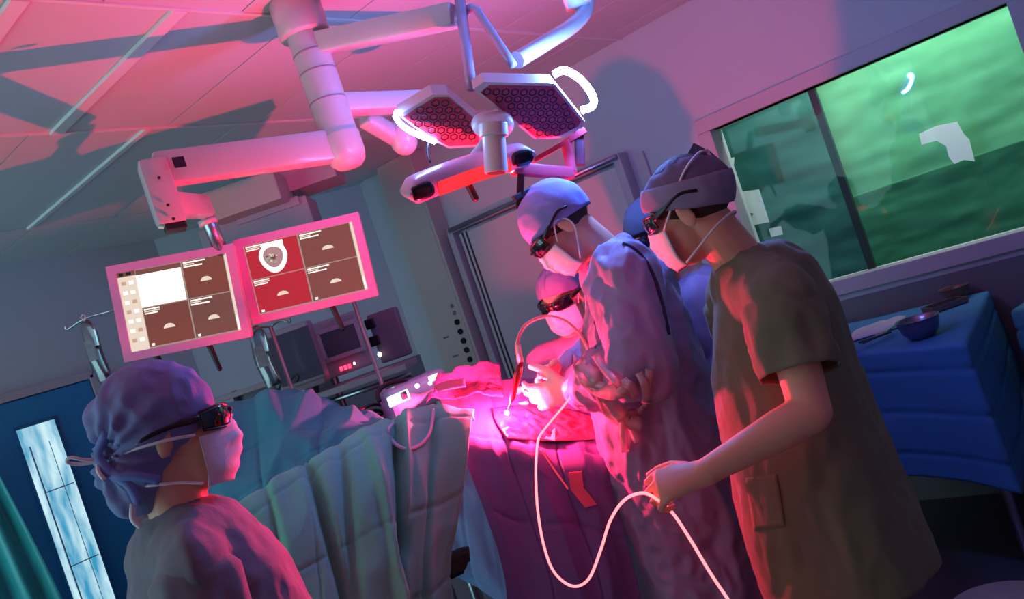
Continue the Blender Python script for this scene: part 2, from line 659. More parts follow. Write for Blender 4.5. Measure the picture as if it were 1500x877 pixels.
# teal plastic curtain hanging at the left edge
rows = []
for i in range(40):
    t = i / 39
    rows.append([])
    for j in range(40):
        u = j / 39
        q = Vector((-4.95 + 0.05 * u, 1.05 + 0.62 * u * (0.75 + 0.3 * t) , 1.86 - 0.25 * u - t * (1.85 - 0.25 * u)))
        q.x += 0.035 * math.sin(u * 26 + 1.5 * t) + 0.02 * nz(q, 4, (1, 1, 0.4), 3)
        rows[-1].append(q)
cur = MB().grid(rows).build('plastic_curtain', mat('teal_plastic', '#37b4b4', 0.35, var=0.2, vscale=5), None, True)
tag(solid(cur, 0.003, 0), 'teal plastic curtain at the left edge in front of blue door', 'curtain')

# ================================================================ CEILING PENDANT WITH MONITORS
M_ARM = mat('pendant_paint', '#c9c1c6', 0.3, var=0.02, coat=0.3)
M_LOGO = mat('dark_logo', '#1b1436', 0.4)


def beam(mb, a, b, w, h, bev=0.012):
    """straight beam from a to b, w wide, h high"""
    t = (b - a).normalized()
    side = t.cross(Z_).normalized()
    up = side.cross(t)
    return mb.box((a + b) / 2, ((b - a).length, w, h), (t, side, up), bev)


pr, pd = L0 = (-0.365, 2.75)
pend = thing('ceiling_pendant', 'white ceiling pendant column with jointed arm carrying the two monitors', 'pendant', LW(pr, pd, 2.19))
c_ = lambda z: LW(pr, pd, z)
MB().loft([(c_(2.768), R_ * 0.085, F_ * 0.085), (c_(2.655), R_ * 0.085, F_ * 0.085), (c_(2.645), R_ * 0.08, F_ * 0.08)], 32).build('collar', M_ARM, pend, True)
shrink(MB().loft([(c_(2.65), R_ * 0.062, F_ * 0.062), (c_(2.30), R_ * 0.062, F_ * 0.062)], 32).build('column', M_ARM, pend))
for z in (2.585, 2.52, 2.42):
    MB().loft([(c_(z), R_ * 0.0635, F_ * 0.0635), (c_(z - 0.006), R_ * 0.0635, F_ * 0.0635)], 32).build('joint_ring', mat('joint_grey', '#9a8f98', 0.5), pend, True)
shrink(MB().loft([(c_(2.30), R_ * 0.066, F_ * 0.066), (c_(2.235), R_ * 0.066, F_ * 0.066), (c_(2.205), R_ * 0.058, F_ * 0.058), (c_(2.188), R_ * 0.04, F_ * 0.04), (c_(2.184), R_ * 0.015, F_ * 0.015)], 32).build('elbow', M_ARM, pend))
ae = at(226, 250, 2.487)
a0 = LW(pr, pd, 2.265)
arm = MB()
beam(arm, a0, ae, 0.075, 0.105, 0.018)
ao = shrink(arm.build('arm', M_ARM, pend))
tdir = (ae - a0).normalized()
side = tdir.cross(Z_).normalized()          # either towards or away from the viewer
if side.dot(F_) > 0:
    side = -side
MB().box(at(262, 239, 2.47) + side * 0.012, (0.034, 0.004, 0.032), (tdir, side, Z_)).build('logo', M_LOGO, ao)
# end housing that drops from the arm
h0, h1 = at(221, 236, 2.487), at(253, 331, 2.487)
hm = MB().box((h0 + h1) / 2, (0.085, 0.095, (h0 - h1).length), (tdir, side, (h0 - h1).normalized()), 0.02)
ho = shrink(hm.build('arm_housing', M_ARM, pend))
MB().box(at(257, 333, 2.487), (0.06, 0.07, 0.02), (tdir, side, Z_), 0.004).build('rubber_foot', M_DARK, ho)
for q in ((233, 260), (254, 320), (246, 300)):
    MB().ell(at(*q, 2.437), (0.005, 0.005, 0.005)).build('screw', M_DARK, ho)
br = MB()
beam(br, at(248, 300, 2.50), at(300, 303, 2.95), 0.06, 0.075, 0.012)
shrink(br.build('bracket', M_ARM, pend))
post_top = at(296, 300, 2.98)
MB().cyl(post_top, at(326, 372, 3.05), 0.026, n=20).build('post', M_STEEL, pend, True)
MB().cyl(at(303, 322, 3.0), at(306, 329, 3.0), 0.034, n=20).build('post_collar', M_ARM, pend, True)
cross_a, cross_b = at(270, 432, 3.1), at(455, 395, 3.16)
cb = MB()
beam(cb, cross_a, cross_b, 0.03, 0.05, 0.005)
cb.cyl(at(322, 365, 3.05), at(352, 440, 3.1), 0.022, n=16)
cb.build('cross_bar', M_DARK, pend)
# second arm of the pendant, towards the surgical light
b2 = MB()
beam(b2, LW(pr, pd, 2.405), at(628, 148, 3.05), 0.075, 0.066, 0.012)
shrink(b2.build('arm', M_ARM, pend))
b3 = MB()
beam(b3, at(533, 172, 2.95), at(590, 206, 3.1), 0.06, 0.06, 0.014)
b3.cap(at(588, 195, 3.08), 0.055, at(592, 208, 3.08), 0.05, 20)
shrink(b3.build('spring_arm', M_ARM, pend), 60)
# high arm that carries the surgical light
b4 = MB()
beam(b4, LW(pr + 0.02, pd, 2.61), at(668, 22, 2.55), 0.085, 0.07, 0.012)
shrink(b4.build('arm', M_ARM, pend))


def monitor(ctr, yaw, roll, w, h, label, left):
    ya, ro = math.radians(yaw), math.radians(roll)
    # local x right, y away, z up in viewer-level axes, turned by yaw and roll
    def tr(x, y, z):
        x1, z1 = x * math.cos(ro) + z * math.sin(ro), -x * math.sin(ro) + z * math.cos(ro)
        x2, y2 = x1 * math.cos(ya) - y * math.sin(ya), x1 * math.sin(ya) + y * math.cos(ya)
        return LW(ctr[0] + x2, ctr[1] + y2, ctr[2] + z1)
    o0 = tr(0, 0, 0)
    ax = ((tr(1, 0, 0) - o0), (tr(0, 1, 0) - o0), (tr(0, 0, 1) - o0))
    t = thing('monitor', label, 'monitor', tr(0, 0, -h / 2), 'monitors on the pendant')
    shrink(MB().box(tr(0, 0.03, 0), (w, 0.05, h), ax, 0.01).build('housing', mat('monitor_housing', '#c8a4b4', 0.35), t))
    bz = 0.03
    fr = MB()
    for (cx, cz, sx, sz) in ((0, h / 2 - bz / 2, w, bz), (0, -h / 2 + bz / 2, w, bz), (-w / 2 + bz / 2, 0, bz, h - 2 * bz), (w / 2 - bz / 2, 0, bz, h - 2 * bz)):
        fr.box(tr(cx, 0.0, cz), (sx, 0.016, sz), ax)
    fr.build('bezel', mat('monitor_bezel', '#c394c4', 0.35), t)
    sw, sh = w - 2 * bz, h - 2 * bz
    scr = MB().box(tr(0, 0.006, 0), (sw, 0.006, sh), ax).build('screen', emis('screen_edge', '#a8968c', 0.9), t)
    q = 0.0

    def tile(x0, x1, z0, z1, m, yy=0.0015, nm='screen_tile'):
        """rectangle in fractions of the screen, origin top left"""
        MB().box(tr((x0 + x1) / 2 * sw - sw / 2, yy, sh / 2 - (z0 + z1) / 2 * sh), ((x1 - x0) * sw, 0.002, (z1 - z0) * sh), ax).build(nm, m, scr)

    brown = emis('screen_brown', '#7a4a40', 0.85, '#3a1a18', 0.2)
    redd = emis('screen_red', '#b02a38', 1.0, '#3a1a18', 0.2)
    grey = emis('screen_grey', '#74504a', 0.85, '#3a1a18', 0.2)
    whit = emis('screen_white', '#fff8ee', 1.3)
    crea = emis('screen_cream', '#ecd9c8', 1.0)
    icon = emis('screen_icon', '#c9a58e', 1.0)
    g = 0.007
    if left:
        sx0 = 0.16
        tile(0.0, sx0, 0.06, 1.0, crea)
        tile(0.0, sx0, 0.0, 0.055, grey)
        for k in range(7):
            for j in range(2):
                tile(0.025 + j * 0.068, 0.065 + j * 0.068, 0.12 + k * 0.12, 0.165 + k * 0.12, whit if (k + j) % 3 else icon, 0.0, 'icon')
        tile(0.02, 0.055, 0.01, 0.045, M_DARK, 0.0, 'icon')
        tile(0.08, 0.125, 0.01, 0.045, M_DARK, 0.0, 'icon')
        xm, zm = 0.58, 0.485
        cols = (None, brown, brown, grey)
        x_end = 0.965
    else:
        sx0 = 0.0
        xm, zm = 0.49, 0.5
        cols = (redd, grey, redd, grey)
        x_end = 0.965
    quads = ((sx0 + g, xm - g, g, zm - g), (xm + g, x_end, g, zm - g), (sx0 + g, xm - g, zm + g, 1 - g * 3), (xm + g, x_end, zm + g, 1 - g * 3))
    for k, (qa, m) in enumerate(zip(quads, cols)):
        x0, x1, z0, z1 = qa
        if m is None:
            tile(x0, x1, z0, z0 + 0.06, grey)
            tile(x0 - 0.005, x1 - 0.005, z0 + 0.06, z1, whit)
            continue
        tile(x0, x1, z0, z1, m)
        # unreadable caption lines, top left
        for j, wd in enumerate((0.2, 0.14, 0.17)):
            tile(x0 + 0.01, x0 + 0.01 + wd * (0.7 + 0.3 * ((k + j) % 2)), z0 + 0.01 + j * 0.026, z0 + 0.026 + j * 0.026, whit if j != 1 else crea, 0.0, 'caption')
        if not (not left and k == 0):
            # small pale arc in the middle of the view
            n = 10
            xc_, zc_ = (x0 + x1) / 2, (z0 + z1) / 2 + 0.05
            poly = []
            for j in range(n + 1):
                a = math.pi * j / n
                poly.append(tr((xc_ + 0.052 * math.cos(a)) * sw - sw / 2, -0.0015, sh / 2 - (zc_ - 0.055 * math.sin(a)) * sh))
            MB().prism(poly, ax[1] * 0.002).build('scan_arc', crea, scr)
        if k >= 2:
            tile(x0 + 0.02, x0 + 0.045, z1 - 0.04, z1 - 0.01, whit, 0.0, 'marker')
    # bright scroll strip at the right edge
    tile(x_end + 0.006, 0.995, 0.0, 0.99, crea)
    tile(x_end + 0.01, 0.99, 0.8, 0.97, whit, 0.0)
    if not left:
        # the head scan: pale skull outline with grey inside
        hxx, hz = 0.24, 0.25
        def egg(rx, rz, dz, m, yy, nm, tail):
            poly = []
            for j in range(24):
                a = 2 * math.pi * j / 24
                xx = hxx + rx * math.cos(a) * (1.0 - 0.18 * math.sin(-a) * tail)
                zz = hz + dz - rz * math.sin(a)
                poly.append(tr(xx * sw - sw / 2, yy, sh / 2 - zz * sh))
            MB().prism(poly, ax[1] * 0.0015).build(nm, m, scr)
        tile(0.15, 0.35, 0.02, 0.19, whit, -0.0005, 'scan_block')
        egg(0.125, 0.215, 0.0, whit, -0.0015, 'skull_scan', 1)
        egg(0.088, 0.15, -0.01, emis('scan_inner', '#b98c90', 0.9), -0.003, 'brain_scan', 1)
        for k in range(14):
            a, rr = random.uniform(0, 6.28), random.uniform(0.1, 0.8)
            xx, zz = hxx + 0.075 * rr * math.cos(a), hz - 0.01 - 0.13 * rr * math.sin(a)
            s1 = random.uniform(0.006, 0.018)
            tile(xx - s1, xx + s1, zz - s1 * 1.3, zz + s1 * 1.3, random.choice((crea, grey, emis('scan_green', '#8fbf9a', 0.9), whit)), -0.004, 'scan_spot')
    # handle and cable tail below
    for xx in ((-0.27, 0.15) if left else (0.12,)):
        a = tr(xx * w, 0.02, -h / 2 + 0.005)
        b = tr(xx * w + 0.02, 0.02, -h / 2 - (0.045 if xx < 0 else 0.09))
        MB().cap(a, 0.011, b, 0.009).build('handle', M_DARK, t, True)
    MB().box(tr(w * 0.02, 0.06, 0), (0.12, 0.03, 0.12), ax, 0.005).build('mount_plate', M_DARK, t)
    return t


monitor((-1.141, 3.0, 1.98), 8, 7.3, 0.447, 0.348, 'monitor at the left, its screen showing a white block and icon sidebar', True)
monitor((-0.690, 3.10, 1.960), 4, 5.4, 0.472, 0.322, 'monitor with pink bezel showing a pale skull scan on red', False)

# ================================================================ SURGICAL LIGHT
tl = math.radians(38)
NP = (F_ * (-math.sin(tl)) - Z_ * math.cos(tl)).normalized()      # the way the lit side looks
PC = at(715, 162, 2.42)
lamp = thing('surgical_light', 'twin-headed surgical ceiling light with red honeycomb faces', 'lamp', PC)
M_LAMP = mat('lamp_shell', '#d8c6c4', 0.35, var=0.03, coat=0.2)
M_LENS = mat('lamp_lens', '#2a0810', 0.3, var=0.2, coat=0.1)
M_LENSRIM = mat('lamp_face', '#a83a4c', 0.5, var=0.1)


def on(x, y, k=0.0):
    return at_plane(x, y, PC, NP) + NP * k


def head(poly, rim_px, nm):
    face = [on(*p) for p in poly]
    c = sum(face, Vector()) / len(face)
    up = -NP
    t_ = 0.05
    mb = MB()
    back = [c + (p - c) * 0.97 + up * t_ for p in face]
    n = len(face)
    mb.add(face + back, [tuple(range(n - 1, -1, -1)), tuple(range(n, 2 * n))] + [(j, (j + 1) % n, (j + 1) % n + n, j + n) for j in range(n)])
    o = mb.build(nm, M_LAMP, lamp)
    inner = [c + (p - c) * 0.90 + NP * 0.0015 for p in face]
    MB().prism(inner, NP * 0.001).build('lamp_face', M_LENSRIM, o)
    # honeycomb of lens cups inside the outline
    ex = (face[2] - face[1]).normalized()
    ey = NP.cross(ex).normalized()
    pts2 = [((p - c).dot(ex), (p - c).dot(ey)) for p in inner]

    def inside(x, y):
        r = False
        j = len(pts2) - 1
        for i in range(len(pts2)):
            (xi, yi), (xj, yj) = pts2[i], pts2[j]
            if (yi > y) != (yj > y) and x < (xj - xi) * (y - yi) / (yj - yi) + xi:
                r = not r
            j = i
        return r
    s_ = 0.0150
    rim = []
    # one cup mesh shared by all lenses
    vs_, fs_ = [], []
    for ring, (rr, hh) in enumerate(((0.0138, 0.003), (0.0115, 0.0035), (0.005, 0.0015))):
        for j in range(6):
            a = math.pi / 3 * j + math.pi / 6
            vs_.append(ex * (rr * math.cos(a)) + ey * (rr * math.sin(a)) + NP * hh)
    for r_ in range(2):
        for j in range(6):
            fs_.append((r_ * 6 + j, r_ * 6 + (j + 1) % 6, r_ * 6 + 6 + (j + 1) % 6, r_ * 6 + 6 + j))
    fs_.append(tuple(12 + j for j in range(6)))
    me = bpy.data.meshes.new('lens')
    me.from_pydata([tuple(p) for p in vs_], [], fs_)
    me.materials.append(M_LENS)
    row = -14
    while row < 15:
        for col in range(-14, 15):
            x = (col + 0.5 * (row % 2)) * s_ * 1.85
            y = row * s_ * 1.6
            if all(inside(x + 0.013 * math.cos(a), y + 0.013 * math.sin(a)) for a in (0, 1.57, 3.14, 4.71)):
                q = bpy.data.objects.new('lens', me)
                COL.objects.link(q)
                q.parent = o
                q.location = c + ex * x + ey * y - ORG[o.name]
        row += 1
    return c


M_GLOW = emis('lamp_glow', (0.12, 0.28, 1.0, 1), 620.0)
M_GLOW2 = emis('strip_glow', (0.16, 0.34, 1.0, 1), 90.0)
polyR = [(693, 131), (708, 120), (812, 122), (857, 178), (852, 187), (821, 202), (785, 205)]
polyL = [(583, 169), (634, 138), (657, 138), (703, 176), (707, 214), (658, 217), (632, 205)]
cR = head(polyR, 0, 'lamp_head')
cL = head(polyL, 0, 'lamp_head')
# glowing grab handle of the right head, glowing edge strip of the left head
MB().tube(spline([on(815, 118, -0.03), on(832, 112, -0.03), on(856, 126, -0.03), on(873, 150, -0.03), on(872, 164, -0.03), on(856, 170, -0.03)], 24), 0.011, 10).build('light_handle', M_GLOW, lamp, True)
MB().tube(spline([on(582, 163, 0.0), on(580, 172, 0.0), on(592, 185, 0.004), on(612, 196, 0.004), on(637, 206, 0.004)], 20), 0.008, 8).build('light_strip', M_GLOW2, lamp, True)
lt_mat = mat('lamp_tube', '#b9b4d0', 0.25, 0.3)
jt = at(683, 60, 2.55)
# hub between the heads and the grip cylinder
hub = at(722, 178, 2.36)
MB().cap(at(708, 182, 2.40), 0.035, at(733, 182, 2.40), 0.04).build('hub', M_LAMP, lamp, True)
g0, g1 = at(722, 182, 2.33), at(727, 253, 2.33)
g1 = Vector((g0.x, g0.y, g0.z)) + (g1 - g0)
shrink(MB().tube([g0, g0 + (g1 - g0) * 0.25, g0 + (g1 - g0) * 0.26, g1], [0.042, 0.042, 0.033, 0.033], 28).build('grip', M_LAMP, lamp))
gd = (g1 - g0).normalized()
MB().cyl(g1 - gd * 0.002, g1 + gd * 0.002, 0.026, n=24).build('camera_eye', mat('eye_red', '#5a1020', 0.2), lamp)
MB().tube([at(671, -20, 2.55), at(688, 110, 2.47), at(692, 130, 2.46)], 0.017, 14).build('yoke_tube', lt_mat, lamp, True)
MB().tube(spline([at(683, 22, 2.55), at(688, 12, 2.54), at(697, 14, 2.53), at(706, 26, 2.52), at(752, 96, 2.46)], 20), 0.013, 12).build('yoke_tube', lt_mat, lamp, True)
shrink(MB().tube(spline([at(757, 88, 2.50), at(800, 62, 2.62), at(838, 38, 2.75), at(856, 18, 2.82), at(862, -6, 2.86)], 22), 0.026, 16).build('curved_arm', M_ARM, lamp), 60)
sb = at(848, 10, 2.8)
MB().cyl(sb, Vector((sb.x, sb.y, ZC)), 0.045, n=20).build('ceiling_spindle', M_ARM, lamp, True)
st = at(671, -20, 2.55)
MB().cyl(st - Z_ * 0.02, Vector((st.x, st.y, ZC)), 0.04, n=20).build('ceiling_spindle', M_ARM, lamp, True)

# ================================================================ TRACKING CAMERA ON ITS ARM
ta, tb = at(604, 275, 2.33), at(752, 226, 2.47)
trk = thing('tracking_camera', 'long tracking camera bar with two dark lenses under the lamp', 'camera', (ta + tb) / 2)
tx = (tb - ta).normalized()
ty = -F_ * 0.9 - Z_ * 0.42           # the way the lenses look
ty = (ty - tx * ty.dot(tx)).normalized()
tz = tx.cross(ty)
if tz.z < 0:
    tz = -tz
Lb = (tb - ta).length
bow = lambda x: ty * (0.022 * (2 * x - 1) ** 2)
secs = []
for k in range(17):
    x = -0.11 + 1.22 * k / 16.0
    e = min(1.0, math.sqrt(max(0.02, 1 - max(0, (abs(x - 0.5) - 0.5) / 0.115) ** 2)))
    secs.append((ta + tx * (Lb * x) + bow(x), tz * 0.037 * e, ty * 0.042 * (0.75 + 0.25 * e)))
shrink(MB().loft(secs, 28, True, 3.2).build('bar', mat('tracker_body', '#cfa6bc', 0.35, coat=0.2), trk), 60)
fac = MB()
pts = []
for k in range(11):
    x = 0.16 + 0.70 * k / 10
    c = ta + tx * (Lb * x) + bow(x) + ty * 0.036
    pts.append((c + tz * 0.010, c - tz * 0.031))
for a_, b_ in zip(pts[:-1], pts[1:]):
    fac.prism([a_[0], b_[0], b_[1], a_[1]], ty * 0.009)
fac.build('front_strip', mat('tracker_strip', '#f08a60', 0.4), trk)
for x in (0.01, 0.985):
    c = ta + tx * (Lb * x) + bow(x) + ty * 0.036
    MB().loft([(c, tx * 0.036, tz * 0.024), (c + ty * 0.010, tx * 0.034, tz * 0.022), (c + ty * 0.011, tx * 0.02, tz * 0.012)], 24, True, 3.0).build('lens_window', M_BLACK, trk, True)
# red support arm with small lit lamp and dark clamp
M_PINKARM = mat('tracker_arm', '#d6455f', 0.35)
arm2 = MB()
beam(arm2, at(750, 247, 2.45), at(838, 254, 2.58), 0.03, 0.036, 0.006)
beam(arm2, at(838, 254, 2.58), at(829, 206, 2.62), 0.028, 0.03, 0.006)
beam(arm2, at(829, 208, 2.62), at(780, 236, 2.55), 0.02, 0.016, 0.004)
beam(arm2, at(829, 208, 2.62), at(858, 190, 2.6), 0.02, 0.02, 0.004)
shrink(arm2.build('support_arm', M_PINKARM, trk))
MB().cap(at(744, 244, 2.45), 0.016, at(751, 245, 2.45), 0.016).build('signal_lamp', emis('signal_lamp', '#cfe6ff', 2.0), trk, True)
dk = MB()
beam(dk, at(763, 256, 2.46), at(761, 306, 2.46), 0.024, 0.022, 0.004)
beam(dk, at(752, 291, 2.44), at(794, 269, 2.5), 0.016, 0.018, 0.004)
dk.build('clamp', mat('clamp_dark', '#2a1420', 0.4), trk)
MB().cap(at(684, 266, 2.42), 0.011, at(696, 290, 2.42), 0.011).build('rear_handle', mat('clamp_dark', '#2a1420', 0.4), trk, True)
ck = MB()
beam(ck, at(848, 190, 2.62), at(850, 243, 2.62), 0.03, 0.03, 0.005)
ck.build('arm_clamp', mat('arm_clamp', '#5a3040', 0.4), trk)
MB().tube(spline([at(627, 208, 2.45), at(626, 222, 2.44), at(630, 238, 2.42)], 10), 0.003, 6).build('cable', M_DARK, trk, True)
MB().tube(spline([at(690, 236, 2.45), at(716, 200, 2.46), at(722, 182, 2.45)], 10), 0.016, 10).build('hanger', M_ARM, trk, True)

# ================================================================ CEILING BOXES IN THE CORNER
bx = MB().box(at(446, 268, 4.75) + Z_ * 0.02, (0.42, 0.3, 0.14), (R_, F_, Z_))
tag(bx.build('ceiling_duct', mat('duct_pink', '#b89aa4', 0.6)), 'short boxed duct under the ceiling behind the pendant elbow', 'duct')
bx = MB()
c0 = at(366, 292, 4.5)
bx.box(c0, (0.40, 0.3, 0.16), (R_, F_, Z_), 0.01)
tag(bx.build('ceiling_duct', mat('duct_grey', '#a9a79f', 0.6)), 'pale grey box hanging from ceiling above the monitors', 'duct')
cabm = thing('wall_cabinet', 'wide pale cabinet high on the corner wall behind the monitors', 'cabinet', at(380, 345, 4.6))
MB().box(at(385, 335, 4.65), (0.62, 0.25, 0.16), (R_, F_, Z_), 0.008).build('body', mat('cab_grey', '#9b959c', 0.6), cabm)
MB().box(at(400, 311, 4.62), (0.36, 0.22, 0.05), (R_, F_, Z_), 0.006).build('top_unit', mat('cab_grey2', '#a69aa2', 0.6), cabm)

# ================================================================ ANAESTHESIA WORKSTATION
M_AN = mat('machine_shell', '#8f8a96', 0.45, var=0.05)
M_AN2 = mat('machine_panel', '#6d6470', 0.45, var=0.05)
LX = (R_, F_, Z_)
an = thing('anaesthesia_machine', 'grey anaesthesia machine with screen and red digits', 'machine', LW(-0.55, 3.95, 0))
bz = at(505, 565, 3.95)
MB().box(LW(-0.57, 4.0, 0.62), (0.62, 0.5, 1.0), LX, 0.02).build('cabinet', M_AN2, an)
for sx in (-0.24, 0.24):
    for sy in (-0.18, 0.18):
        MB().cyl(LW(-0.57 + sx - 0.015, 4.0 + sy, 0.06), LW(-0.57 + sx + 0.015, 4.0 + sy, 0.06), 0.06, n=16).build('castor', M_DARK, an)
        MB().cyl(LW(-0.57 + sx, 4.0 + sy, 0.06), LW(-0.57 + sx, 4.0 + sy, 0.14), 0.02, n=10).build('castor_stem', M_STEEL, an)
MB().box(at(505, 565, 3.85), (0.66, 0.42, 0.03), LX, 0.006).build('worktop', M_AN, an)
MB().box(at(500, 505, 3.95), (0.235, 0.12, 0.27), LX, 0.012).build('display_housing', M_AN, an)
scr = MB().box(at(499, 499, 3.875), (0.17, 0.006, 0.12), LX).build('display', mat('screen_off', '#4c5560', 0.12, coat=0.5), an)
fr = MB()
for (dx, dz, sx, sz) in ((0, 0.068, 0.2, 0.02), (0, -0.068, 0.2, 0.02), (-0.094, 0, 0.02, 0.14), (0.094, 0, 0.02, 0.14)):
    fr.box(at(499, 499, 3.872) + R_ * dx + Z_ * dz, (sx, 0.012, sz), LX)
fr.build('display_frame', mat('display_frame', '#aaa2ae', 0.4), an)
for k in range(3):
    MB().box(at(500 + 6 * k, 540 - 2 * k, 3.85), (0.014, 0.004, 0.02), LX).build('digit', emis('red_digit', '#ff3050', 4.0), an)
MB().ell(at(519, 532, 3.85), (0.007, 0.004, 0.007)).build('indicator', emis('white_dot', '#ffe8e8', 3.0), an)
MB().box(at(571, 490, 4.15), (0.15, 0.1, 0.25), LX, 0.01).build('gas_panel', M_AN2, an)
for (x, y) in ((542 + 0, 474), (549, 499)):
    MB().box(at(x, y, 4.07), (0.05, 0.02, 0.05), LX, 0.006).build('gauge', M_BLACK, an)
MB().ell(at(556, 519, 4.06), (0.013, 0.008, 0.013)).build('indicator', emis('white_dot', '#ffe8e8', 3.0), an, True)
MB().cyl(at(470, 592, 3.75), at(602, 548, 3.75), 0.012, n=10).build('rail', M_STEEL, an, True)

# patient monitor seen from behind, beside the machine
pm = thing('patient_monitor', 'large grey patient monitor below the right screen', 'monitor', at(440, 575, 3.7))
ax5 = (R_ * math.cos(0.1) - Z_ * math.sin(-0.06), F_, Z_)
MB().box(at(432, 522, 3.7), (0.225, 0.09, 0.27), LX, 0.012).build('housing', M_AN, pm)
MB().box(at(432, 522, 3.65), (0.195, 0.006, 0.225), LX, 0.004).build('display', mat('dark_screen', '#454a5c', 0.15, coat=0.4), pm)
MB().box(at(446, 566, 3.68), (0.22, 0.12, 0.025), LX, 0.005).build('tray', M_AN2, pm)
pq = at(446, 566, 3.76)
MB().tube([pq, pq - Z_ * 0.06 + F_ * 0.06, LW(-0.80, 3.85, 1.13)], 0.022, 12).build('mount_arm', M_STEEL, pm, True)
MB().tube(spline([at(424, 558, 3.62), at(432, 549, 3.6), at(437, 552, 3.6), at(434, 560, 3.6)], 10), 0.005, 6).build('cable', M_DARK, pm, True)

# trolley with supplies behind the left monitor
tr_ = thing('supply_trolley', 'pale supply trolley with shelves under the left monitor', 'trolley', LW(-1.15, 3.9, 0))
for sx in (-0.24, 0.24):
    for sy in (-0.18, 0.18):
        MB().cyl(LW(-1.2 + sx, 3.9 + sy, 0.0), LW(-1.2 + sx, 3.9 + sy, 1.62), 0.014, n=10).build('post', M_STEEL, tr_, True)
for z in (0.35, 0.8, 1.2, 1.60):
    MB().box(LW(-1.2, 3.9, z), (0.54, 0.42, 0.025), LX, 0.004).build('shelf', mat('trolley_shelf', '#8a808c', 0.5), tr_)
MB().box(LW(-1.2, 4.1, 1.0), (0.52, 0.015, 1.2), LX).build('back_panel', mat('trolley_back', '#7a7280', 0.6), tr_)
for k, (x, y, h, r, cc, lab) in enumerate(((310, 545, 0.19, 0.04, '#cfc4b8', 'cream supply bottle standing nearest the left end of the trolley shelf'), (331, 538, 0.2, 0.032, '#b9aab4', 'mauve slim bottle in the middle of the trolley shelf'), (351, 528, 0.22, 0.045, '#a8907a', 'brown wide bottle at the right end of the trolley shelf'))):
    p = LW(-1.34 + 0.14 * k, 3.85, 1.2135)
    t = thing('supply_bottle', lab, 'bottle', p, 'bottles on the supply trolley')
    MB().loft([(p, R_ * r, F_ * r), (p + Z_ * h * 0.72, R_ * r, F_ * r), (p + Z_ * h * 0.85, R_ * r * 0.45, F_ * r * 0.45), (p + Z_ * h * 0.9, R_ * r * 0.45, F_ * r * 0.45)], 18).build('bottle_body', mat('bottle_' + cc[1:], cc, 0.35), t, True)
    MB().cyl(p + Z_ * h * 0.9, p + Z_ * h, r * 0.52, n=14).build('bottle_cap', M_WHITE, t)


def iv_stand(top, d, zb, label, bag, z_top=None):
    p = at(*top, d)
    base = Vector((p.x, p.y, 0))
    t = thing('drip_stand', label, 'stand', base, 'drip stands')
    MB().cyl(base + Z_ * 0.05, p, 0.0085, n=10).build('pole', M_STEEL, t, True)
    for k in range(5):
        a = 2 * math.pi * k / 5
        MB().cyl(base + Z_ * 0.06, base + Vector((math.cos(a), math.sin(a), 0)) * 0.15 + Z_ * 0.03, 0.014, 0.01, n=8).build('leg', M_STEEL, t)
        MB().ell(base + Vector((math.cos(a), math.sin(a), 0)) * 0.15 + Z_ * 0.02, (0.02, 0.02, 0.02)).build('castor', M_DARK, t)
    for s_ in (-1, 1):
        MB().tube(spline([p, p + R_ * s_ * (0.05 + zb * 0.6) + Z_ * 0.01, p + R_ * s_ * (0.08 + zb) - Z_ * 0.01, p + R_ * s_ * (0.085 + zb) + Z_ * 0.01], 10), 0.005, 6).build('hook', M_STEEL, t, True)
    return t, p


M_BAG = glassy('drip_bag_film', (0.78, 0.84, 0.88, 1), 4.0, 0.12)


def drip_bag(px_, w, h, d, label):
    p = at(*px_, d)
    t = thing('drip_bag', label, 'drip bag', p - Z_ * h, 'drip bags')
    secs = []
    for k in range(11):
        x = k / 10.0
        ww = w * (0.55 + 0.45 * math.sin(math.pi * min(1, 0.2 + x * 0.6))) * (0.6 if k in (0, 10) else 1)
        secs.append((p - Z_ * h * x + R_ * 0.004 * math.sin(9 * x), R_ * ww / 2, F_ * (0.004 + 0.022 * math.sin(math.pi * x))))
    MB().loft(secs, 20).build('bag', M_BAG, t, True)
    MB().loft([(c_ - F_ * 0.0, a_ * 0.82, b_ * 0.7) for c_, a_, b_ in secs[4:10]], 16).build('fluid', glassy('drip_fluid', (0.70, 0.76, 0.78, 1), 3.0, 0.05), t, True)
    MB().box(p - Z_ * h * 0.45 - F_ * 0.028, (w * 0.55, 0.002, h * 0.3), (R_, F_, Z_)).build('bag_label', mat('bag_label', '#7c8088', 0.7, var=0.5, vscale=60), t)
    MB().tube([p, p + Z_ * 0.02 + R_ * 0.01, p + Z_ * 0.03, p + Z_ * 0.02 - R_ * 0.01, p], 0.003, 6).build('hanger_loop', M_WHITE, t)
    MB().cyl(p - Z_ * h, p - Z_ * (h + 0.035), 0.008, n=8).build('port', M_WHITE, t)
    return t


iv_stand((516, 436), 3.45, 0, 'slim drip stand to the right of the right monitor', 0)
iv_stand((396, 478), 3.35, 0, 'drip stand below the gap between the two monitors', 0)
iv_stand((176, 452), 3.55, 0.16, 'drip stand behind the left edge of the left monitor', 0)
drip_bag((371, 478), 0.075, 0.28, 3.33, 'clear drip bag hanging below the gap between the monitors')
drip_bag((124, 470), 0.07, 0.29, 3.52, 'clear drip bag hanging left of the left monitor')
